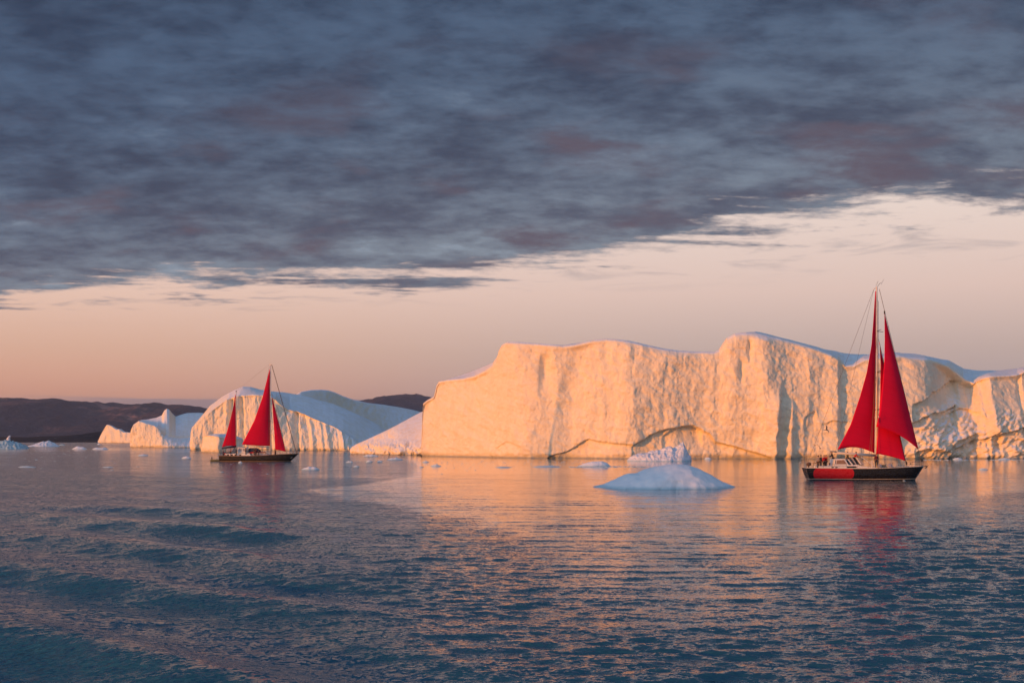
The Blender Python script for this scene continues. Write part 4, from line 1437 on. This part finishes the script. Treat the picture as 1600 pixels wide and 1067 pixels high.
for (px_, py_) in ((1416, 723), (1440, 718.5)):
    a = C(px_, py_)
    MB().tube([(a[0] - 0.05, 0, a[1] + 0.25), (a[0] + 0.03, 0, a[1]), (a[0] + 0.06, 0, a[1] - 0.25)], [0.06, 0.13, 0.09], 8).build('furler_drum', M['black'], cut)
for p_, q_ in (((1357, 652), (1359, 660)), ((1362, 650), (1363, 653))):
    MB().tube([(C(*p_)[0], -2.75, C(*p_)[1]), (C(*q_)[0], -2.7, C(*q_)[1])], 0.05, 5).build('shackle', M['white'], cut)
# stanchions and lifelines
for sd_ in (-1, 1):
    dl = deck_line(rings, sd_, 0.0, 0.06)
    tops = []
    for i in range(2, len(dl) - 2, 4):
        p = dl[i]
        MB().tube([p, p + Vector((0, 0, 0.62))], 0.016, 5).build('stanchion', M['steel'], cut)
        tops.append(p + Vector((0, 0, 0.62)))
    MB().tube(tops, 0.010, 4).build('lifeline', M['wire'], cut)
    MB().tube([t - Vector((0, 0, 0.3)) for t in tops], 0.010, 4).build('lifeline', M['wire'], cut)
# pulpit and anchor at the bow
bz = sheer_c(1.0)
pl = MB()
for x in (0.15, 0.75, 1.4):
    for sd_ in (-1, 1):
        hw = 0.10 + x * 0.38
        pl.tube([(xs1 - x, sd_ * hw, bz), (xs1 - x + 0.08, sd_ * hw, bz + 0.65)], 0.022, 5)
pl.tube([(xs1 - 1.4, -0.62, bz + 0.65), (xs1 - 0.15, -0.20, bz + 0.68), (xs1 + 0.05, 0, bz + 0.68), (xs1 - 0.15, 0.20, bz + 0.68), (xs1 - 1.4, 0.62, bz + 0.65)], 0.024, 5)
pl.build('pulpit', M['steel'], cut)
an = MB()
an.tube([(xs1 - 0.4, 0, bz + 0.06), (xs1 + 0.45, 0, bz + 0.02)], 0.05, 6)
an.tube([(xs1 + 0.45, 0, bz + 0.02), (xs1 + 0.62, 0.0, bz + 0.18), (xs1 + 0.50, 0, bz + 0.32)], 0.035, 6)
an.tube([(xs1 + 0.45, 0, bz + 0.0), (xs1 + 0.20, -0.18, bz - 0.28)], [0.06, 0.03], 6)
an.tube([(xs1 + 0.45, 0, bz + 0.0), (xs1 + 0.20, 0.18, bz - 0.28)], [0.06, 0.03], 6)
an.build('anchor', M['black'], cut)
# stern gear
sA = C(1261, 725)
MB().ball((sA[0], -0.9, sA[1] + 0.02), 0.30, 10, 8, (1.05, 0.9, 0.95), 0.06).build('covered_outboard', M['brown'], cut, smooth=True)
MB().tube([(sA[0], -0.9, sA[1] - 0.2), (sA[0] - 0.02, -0.9, 1.5)], 0.07, 6).build('outboard_shaft', M['black'], cut)
st = MB()
for px_, tl in ((1266, 0.2), (1270.5, 0.25), (1274.5, 0.05), (1277, 0.0)):
    a = C(px_, 731)
    st.tube([(a[0], -1.2, a[1]), (a[0] + tl, -1.2, a[1] + 0.85)], 0.028, 5)
st.tube([(C(1258, 0)[0], -1.2, 2.25), (C(1281, 0)[0], -1.3, 2.35)], 0.022, 5)
st.build('stern_rail', M['teak'], cut)
MB().tube([(C(1261.5, 0)[0], 0.6, 1.6), (C(1261.5, 0)[0], 0.6, C(0, 688)[1])], 0.022, 5).build('flag_pole', M['wire'], cut)
# deck gear on the foredeck
for px_, r_, mt in ((1371.8, 0.30, 'greycanvas'), (1387.5, 0.33, 'greycanvas')):
    a = C(px_, 726)
    MB().ball((a[0], -0.7, sheer_c(0.65) + r_ * 0.8), r_, 12, 8, (1.15, 1.0, 0.95), 0.05).build('sail_bag', M[mt], cut, smooth=True)
cl_ = MB()
for k in range(5):
    a = C(1377 + k * 2.0, 725.5)
    cl_.tube([(a[0], -0.5, 1.75), (a[0] + random.uniform(-.15, .15), -0.55, 2.05 + 0.2 * random.random())], 0.05, 6)
cl_.ball((C(1379.5, 0)[0], -0.45, 1.88), 0.22, 8, 6, (1.2, 1, 0.7), 0.2)
cl_.build('rope_coil', M['rope'], cut)
MB().tube([(C(1381.5, 0)[0], -0.3, 1.7), (C(1381.5, 0)[0], -0.3, C(0, 716)[1])], 0.03, 5).build('ventilator_pipe', M['wire'], cut)
MB().ball((C(1423, 0)[0], 0.0, C(0, 724.3)[1]), 0.10, 8, 6, (1, 1, 1)).build('bow_lamp', M['black'], cut, smooth=True)
MB().ball((C(1294.5, 0)[0], -0.6, C(0, 724.6)[1]), 0.12, 8, 6, (0.8, 0.8, 1.6)).build('winch', M['cloth_maroon'], cut, smooth=True)

GP = 'people on the single-masted boat'
crew = [((1276.0, -0.7), 711.8, 0.3, 'stand', 'cloth_grey', 'person in a pale jacket, leftmost at the stern of the single-masted boat', None),
        ((1279.6, -0.9), 711.2, -0.6, 'stand', 'cloth_dark', 'person in black second from the left at the stern of the single-masted boat', 'cloth_dark'),
        ((1284.0, -1.1), 711.2, -1.2, 'arm', 'cloth_red', 'person in a dark red jacket amid the stern group of the single-masted boat', None),
        ((1288.2, -0.8), 711.0, 3.4, 'stand', 'cloth_maroon', 'person in brown-maroon at the right of the stern group, single-masted boat', 'cloth_dark'),
        ((1303.0, 0.3), 706.6, 3.0, 'lean', 'cloth_dark', 'hunched person in dark clothes behind the pilot house roof', 'cloth_dark'),
        ((1323.2, -0.4), 706.4, 3.2, 'stand', 'cloth_green', 'person in dark green standing just ahead of the pilot house', None),
        ((1332.6, -0.6), 706.6, 0.2, 'lean', 'cloth_red', 'person in a bright red jacket leaning at the windscreen', 'cloth_dark'),
        ((1366.8, -0.65), 709.2, -1.4, 'stand', 'cloth_maroon', 'person in a maroon jacket standing at the mast foot', 'cloth_maroon'),
        ((1371.5, 0.7), 711.5, 0.5, 'stand', 'cloth_dark', 'person in black partly behind the mast of the single-masted boat', None)]
HEAD = {'stand': 1.72, 'arm': 1.72, 'lean': 1.62, 'sit': 1.27}
for (px_, yy), pyh, rz, pose, jk, lab, hat in crew:
    a = C(px_, pyh)
    put_person(on_boat(cut, a[0], yy, a[1] - HEAD[pose]), rz, pose, jk, lab, hat, GP)

# ---------- left boat: two masts
g1, k1 = boat_frame(405, 720.8)
ket = empty('sailing_boat', (g1.x, g1.y, 0), 0.0, 'two-masted sailing boat with a dark brown-green hull and three red sails', 'sailing boat', 'red-sailed boats')


def K(px, py):
    return ((px - 405) * k1, (720.8 - py) * k1)


def sheer_k(s):
    return K(0, 712.3)[1] + (K(0, 709.2)[1] - K(0, 712.3)[1]) * ss(s, 0.35, 1.0)


kx0, kx1 = K(344, 0)[0], K(466, 0)[0]
rk = hull_surface(kx0, kx1, 0.10, 1.05, 4.8, sheer_k, -0.8, transom=0.6)
M['hull_k'] = hull_mat('brown_green_hull', (0.030, 0.026, 0.018), z_stripe=(-0.05, 0.16), stripe=(0.30, 0.22, 0.14))
shade_smooth_sharp(build_hull(ket, rk, M['hull_k']))
build_deck(ket, rk, M['cream'])
for sd_ in (-1, 1):
    MB().tube(deck_line(rk, sd_, 0.04, 0.0), 0.08, 6).build('rail_cap', M['teak'], ket, smooth=True)
zd = sheer_k(0.3)
cb = cabin(ket, [K(353, 712.5), K(354, 708.6), K(380, 708.2), K(392, 707.6), K(394, 712.5)], 1.5, M['white'], 'deck_house')
for px_ in (357, 363, 369, 376):
    for sd_ in (-1, 1):
        MB().prism([K(px_, 711.4), K(px_, 709.6), K(px_ + 3, 709.6), K(px_ + 3, 711.4)], sd_ * 1.505, sd_ * 1.53).build('window', M['glass'], cb)
dg_ = cabin(ket, [K(372, 708.4), K(373.5, 698.5), K(386, 699.0), K(388.5, 708.2)], 1.25, M['white'], 'doghouse')
for sd_ in (-1, 1):
    MB().prism([K(374.5, 704.5), K(375, 700), K(379.5, 700.2), K(379.5, 704.6)], sd_ * 1.255, sd_ * 1.28).build('window', M['greycanvas'], dg_)
    MB().prism([K(381, 704.6), K(381, 700.3), K(385, 700.6), K(386, 704.7)], sd_ * 1.255, sd_ * 1.28).build('window', M['greycanvas'], dg_)
cf = cabin(ket, [K(396, 712.2), K(397, 708.6), K(416, 708.8), K(424, 710.6), K(425, 712)], 1.3, M['greycanvas'], 'coach_roof')
cabin(ket, [K(389, 706.6), K(390, 699.8), K(400, 699.4), K(407, 703.5), K(406, 706.4)], 1.0, M['bluecover'], 'spray_hood', 0.12)
cabin(ket, [K(390, 708.0), K(390, 706.2), K(413, 705.8), K(415, 707.4)], 1.05, M['cloth_red'], 'red_canopy', 0.05)
cabin(ket, [K(354, 706.5), K(355, 700.5), K(362, 699.8), K(367, 699.6), K(366, 705)], 0.9, M['greycanvas'], 'cockpit_tent', 0.12)
kmx = K(422.6, 0)[0]
kz = K(0, 569.5)[1]
mm = MB().tube([(kmx, 0, 1.3), (kmx, 0, 10), (kmx, 0, kz)], [0.19, 0.17, 0.12], 10).build('mast', M['mast'], ket, smooth=True)
MB().box((kmx, 0, kz), (0.9, 0.25, 0.12)).build('masthead_crane', M['mast'], mm)
for py_ in (617, 658):
    zz = K(0, py_)[1]
    for sd_ in (-1, 1):
        MB().tube([(kmx, 0, zz), (kmx - 0.1, sd_ * 1.6, zz + 0.1)], 0.045, 6).build('spreader', M['black'], mm)
kzx = K(369, 0)[0]
kzz = K(0, 612)[1]
mz = MB().tube([(kzx, 0, 1.3), (kzx, 0, kzz)], [0.14, 0.09], 10).build('mizzen_mast', M['mast'], ket, smooth=True)
zz = K(0, 653.8)[1]
MB().tube([(kzx - 0.5, 0.2, zz - 0.12), (kzx + 0.95, -0.2, zz + 0.05)], 0.055, 6).build('spreader', M['black'], mz)
MB().tube([(kzx + 0.9, -0.2, zz + 0.05), (kzx + 0.9, -0.2, zz + 0.3)], 0.05, 6).build('radar_bracket', M['black'], mz)
MB().ball((kzx, 0, kzz + 0.1), 0.16, 8, 6).build('masthead_lamp', M['brown'], mz, smooth=True)
sail_patch(ket, 'mizzen_sail', [K(368.2, 616), K(369.2, 697)], [K(367.6, 616), K(365, 636), K(361.5, 652), K(356, 674), K(348.6, 698.7)], M['sail'], -0.1, lambda t: -0.1 - 1.0 * t, 0.07, foot=0.25)
sail_patch(ket, 'mainsail', [K(421.9, 577), K(422.2, 640), K(422.6, 696.6)], [K(421.3, 577), K(416.5, 598), K(411, 622), K(399, 658), K(381.3, 694)], M['sail'], -0.12, lambda t: -0.1 - 2.0 * t, 0.10, foot=-0.1)
sail_patch(ket, 'staysail', [K(425.6, 621), K(436, 662), K(446.6, 705.4)], [K(425.2, 621), K(427.5, 655), K(429.5, 680), K(430.8, 702.3)], M['sail'], 0.0, lambda t: -0.2 - 0.5 * t, 0.07, foot=0.05)
MB().tube([(K(348, 0)[0], -1.0, K(0, 700.4)[1]), (K(369, 0)[0], 0, K(0, 697.2)[1])], [0.20, 0.30], 10).build('mizzen_boom', M['bluecover'], ket, smooth=True)
MB().tube([(K(382, 0)[0], -1.9, K(0, 696.2)[1]), (K(422, 0)[0], 0, K(0, 698.4)[1])], 0.13, 8).build('boom', M['cream'], ket, smooth=True)
wire(ket, (K(408, 0)[0], -0.4, K(0, 698)[1]), (K(421, 0)[0], -0.1, K(0, 709)[1]), 0.06, 'boom_vang', M['mast'])
wire(ket, (K(424.5, 0)[0], 0, kz), (K(463.5, 0)[0], 0, K(0, 708.5)[1]), 0.075, 'forestay', M['brown'])
wire(ket, (K(425, 0)[0], 0, K(0, 615)[1]), (K(448.5, 0)[0], 0, K(0, 711)[1]), 0.035, 'inner_stay')
wire(ket, (kmx - 0.4, 0, kz), (kzx, 0, kzz + 0.1), 0.012, 'triatic_stay')
wire(ket, (kmx - 0.3, 0, kz - 0.4), (K(396, 0)[0], 1.9, 1.5), 0.022, 'running_backstay')
for sd_ in (-1, 1):
    wire(ket, (kmx, 0, kz - 0.5), (kmx - 0.2, sd_ * 2.25, 1.5), 0.022, 'shroud')
    wire(ket, (kmx, 0, K(0, 617)[1]), (kmx + 0.6, sd_ * 2.2, 1.5), 0.022, 'shroud')
    wire(ket, (kzx, 0, kzz - 0.5), (kzx + 0.5, sd_ * 1.9, 1.4), 0.02, 'shroud')
    wire(ket, (kzx, 0, kzz - 0.5), (kzx - 2.5, sd_ * 1.5, 1.4), 0.02, 'shroud')
    dl = deck_line(rk, sd_, 0.0, 0.08)
    tops = []
    for i in range(1, len(dl) - 1, 4):
        p = dl[i]
        MB().tube([p, p + Vector((0, 0, 0.75))], 0.022, 5).build('stanchion', M['steel'], ket)
        tops.append(p + Vector((0, 0, 0.75)))
    MB().tube(tops, 0.014, 4).build('lifeline', M['wire'], ket)
kb = sheer_k(1.0)
pl = MB()
for x in (0.2, 1.1, 2.0):
    for sd_ in (-1, 1):
        pl.tube([(kx1 - x, sd_ * (0.1 + .35 * x), kb), (kx1 - x, sd_ * (0.1 + .35 * x), kb + 0.75)], 0.03, 5)
pl.tube([(kx1 - 2.0, -0.8, kb + .75), (kx1 - 0.1, 0, kb + 0.8), (kx1 - 2.0, 0.8, kb + .75)], 0.03, 5)
pl.build('pulpit', M['steel'], ket)
wire(ket, (K(455, 0)[0], -0.75, 0.85), (K(457.5, 0)[0], -0.6, 1.1), 0.09, 'anchor', M['white'])
gm = MB()
for px_ in (346.5, 349, 352):
    gm.tube([(K(px_, 0)[0], -1.0, 1.3), (K(px_, 0)[0] - 0.1, -1.0, 3.0)], 0.035, 5)
gm.tube([(K(345.5, 0)[0], -1.0, 2.9), (K(354, 0)[0], -1.0, 2.9)], 0.035, 5)
gm.build('stern_gantry', M['steel'], ket)
crew = [((350.6, -0.9), 703.4, 3.0, 'stand', 'cloth_maroon', 'person in maroon standing at the very stern of the two-masted boat', None),
        ((354.0, -1.2), 706.0, -1.0, 'sit', 'cloth_red', 'person in red seated at the stern of the two-masted boat', 'cloth_dark'),
        ((358.3, -1.1), 706.0, -1.4, 'sit', 'cloth_grey', 'person in grey seated between stern and mizzen mast', None),
        ((362.5, -1.4), 700.8, 0.4, 'stand', 'cloth_maroon', 'person in dark red standing just behind the mizzen mast', None),
        ((371.5, -1.7), 700.2, 0.0, 'stand', 'cloth_dark', 'person in black standing right of the mizzen mast', 'cloth_dark'),
        ((386.4, -1.5), 699.0, 3.1, 'stand', 'cloth_maroon', 'person in brown-red standing at the right side of the doghouse', None),
        ((399.5, -1.4), 700.0, -1.5, 'stand', 'cloth_dark', 'person in dark clothes, left of the pair beside the navy spray hood', None),
        ((401.8, -1.6), 701.4, -1.0, 'lean', 'cloth_maroon', 'person in maroon bending beside the navy spray hood', 'cloth_dark'),
        ((406.2, -1.6), 700.2, 0.3, 'stand', 'cloth_dark', 'person in black standing just left of the main mast', None),
        ((432.0, -1.1), 702.4, 2.8, 'stand', 'cloth_maroon', 'lone person in dark red on the foredeck beneath the staysail', None)]
for (px_, yy), pyh, rz, pose, jk, lab, hat in crew:
    a = K(px_, pyh)
    put_person(on_boat(ket, a[0], yy, a[1] - HEAD[pose]), rz, pose, jk, lab, hat, 'people on the two-masted boat')

# inflatable dinghy towed astern
gd = ground(337.5, 712.0)
din = empty('dinghy', (gd.x, g1.y + 2.0, 0.0), 0.0, 'small olive inflatable dinghy hanging back behind the stern of the two-masted boat', 'dinghy')
zof = K(0, 710.8)[1]
din.location = (K(338.5, 0)[0] + g1.x, g1.y + 1.0, 0.0)
pts = []
for k in range(15):
    a = -math.pi * 0.5 + math.pi * k / 14
    pts.append((0.7 + 0.75 * math.cos(a), 0.75 * math.sin(a), 0.28 + 0.10 * math.cos(a)))
pts = [(-1.6, -0.75, 0.25)] + pts + [(-1.6, 0.75, 0.25)]
MB().tube(pts, 0.26, 10).build('inflated_tube', M['olive'], din, smooth=True)
MB().box((-0.4, 0, 0.12), (2.2, 1.1, 0.08)).build('floor', M['greycanvas'], din)
MB().box((-1.25, 0, 0.35), (0.08, 1.1, 0.45)).build('transom', M['teak'], din)
MB().box((-0.3, 0, 0.45), (0.28, 1.4, 0.06)).build('thwart', M['white'], din)
eng = MB().box((-1.45, 0, 0.85), (0.32, 0.28, 0.42), taper=0.8).build('outboard_motor', M['black'], din, bevel=0.05)
MB().tube([(-1.45, 0, 0.7), (-1.5, 0, -0.2)], 0.06, 6).build('motor_leg', M['black'], eng)
wire(din, (1.4, 0, 0.5), (K(345, 0)[0] - K(338.5, 0)[0], -0.8, 1.2), 0.025, 'tow_rope', M['rope'], sag=0.1)


# ---------- gulls in flight near the stern
def gull(px, py, dist, span, roll, yaw_, label, dih=0.35):
    p = at_y(px, py, dist)
    root = empty('gull', p, yaw_, label, 'bird', 'gulls flying by the stern')
    root.rotation_euler = (roll, 0, yaw_)
    b = MB()
    L = span * 0.42
    b.tube([(-L * .5, 0, 0), (-L * .3, 0, 0), (0, 0, 0.0), (L * .28, 0, 0.01), (L * .42, 0, 0.02), (L * .55, 0, 0.0)], [0.012, span * .035, span * .055, span * .04, span * .028, 0.004], 8)
    b.add([(-L * .45, -span * .02, 0), (-L * .72, -span * .06, 0), (-L * .72, span * .06, 0), (-L * .45, span * .02, 0), (-L * .6, 0, .015)], [(0, 1, 4), (1, 2, 4), (2, 3, 4), (3, 0, 4), (0, 3, 2, 1)])
    b.build('body', M['gull'], root, smooth=True)
    for s in (-1, 1):
        h = span / 2
        mid = (0.02, s * h * .45, h * .45 * dih * 1.6)
        tip = (-0.16 * h, s * h, h * dih)
        vs = [(L * .18, 0, 0.02), (mid[0] + 0.14 * h, mid[1], mid[2]), tip, (mid[0] - 0.16 * h, mid[1], mid[2] - .01), (-L * .18, 0, 0.02),
              (0, 0, -0.015), (mid[0], mid[1], mid[2] - 0.02)]
        MB().add(vs, [(0, 1, 3, 4), (1, 2, 3), (0, 5, 6, 1), (1, 6, 2), (2, 6, 3), (3, 6, 5, 4)]).build('wing', M['gull'], root)
    return root


gull(1291.3, 671.5, g0.y - 2, 1.4, 1.0, 0.4, 'dark gull banking steeply, highest of the birds left of the sails', 0.5)
gull(1273.2, 696.2, g0.y - 1, 1.2, 0.1, 1.5, 'gull gliding level above the stern, left of the other low bird', 0.55)
gull(1281.5, 700.5, g0.y - 2, 1.5, 0.5, 1.1, 'gull with one wing raised, just above the stern group', 0.4)

# ------------------------------------------------------------------ air
def build_haze():
    mb = MB()
    mb.box((0, 6500, 225), (15000, 17000, 460))
    o = mb.build('haze', None)
    m = bpy.data.materials.new('haze_air')
    m.use_nodes = True
    t = m.node_tree
    t.nodes.clear()
    N = NT(t)
    vol = N.n('ShaderNodeVolumePrincipled', i_Color=(0.56, 0.72, 1.0, 1), i_Density=5.8e-5, i_Anisotropy=0.2)
    out = N.n('ShaderNodeOutputMaterial')
    t.links.new(vol.outputs[0], out.inputs['Volume'])
    o.data.materials.append(m)
    tag(o, 'thin evening haze over the water', 'haze', kind='stuff')
    return o


HAZE = True
if HAZE:
    build_haze()
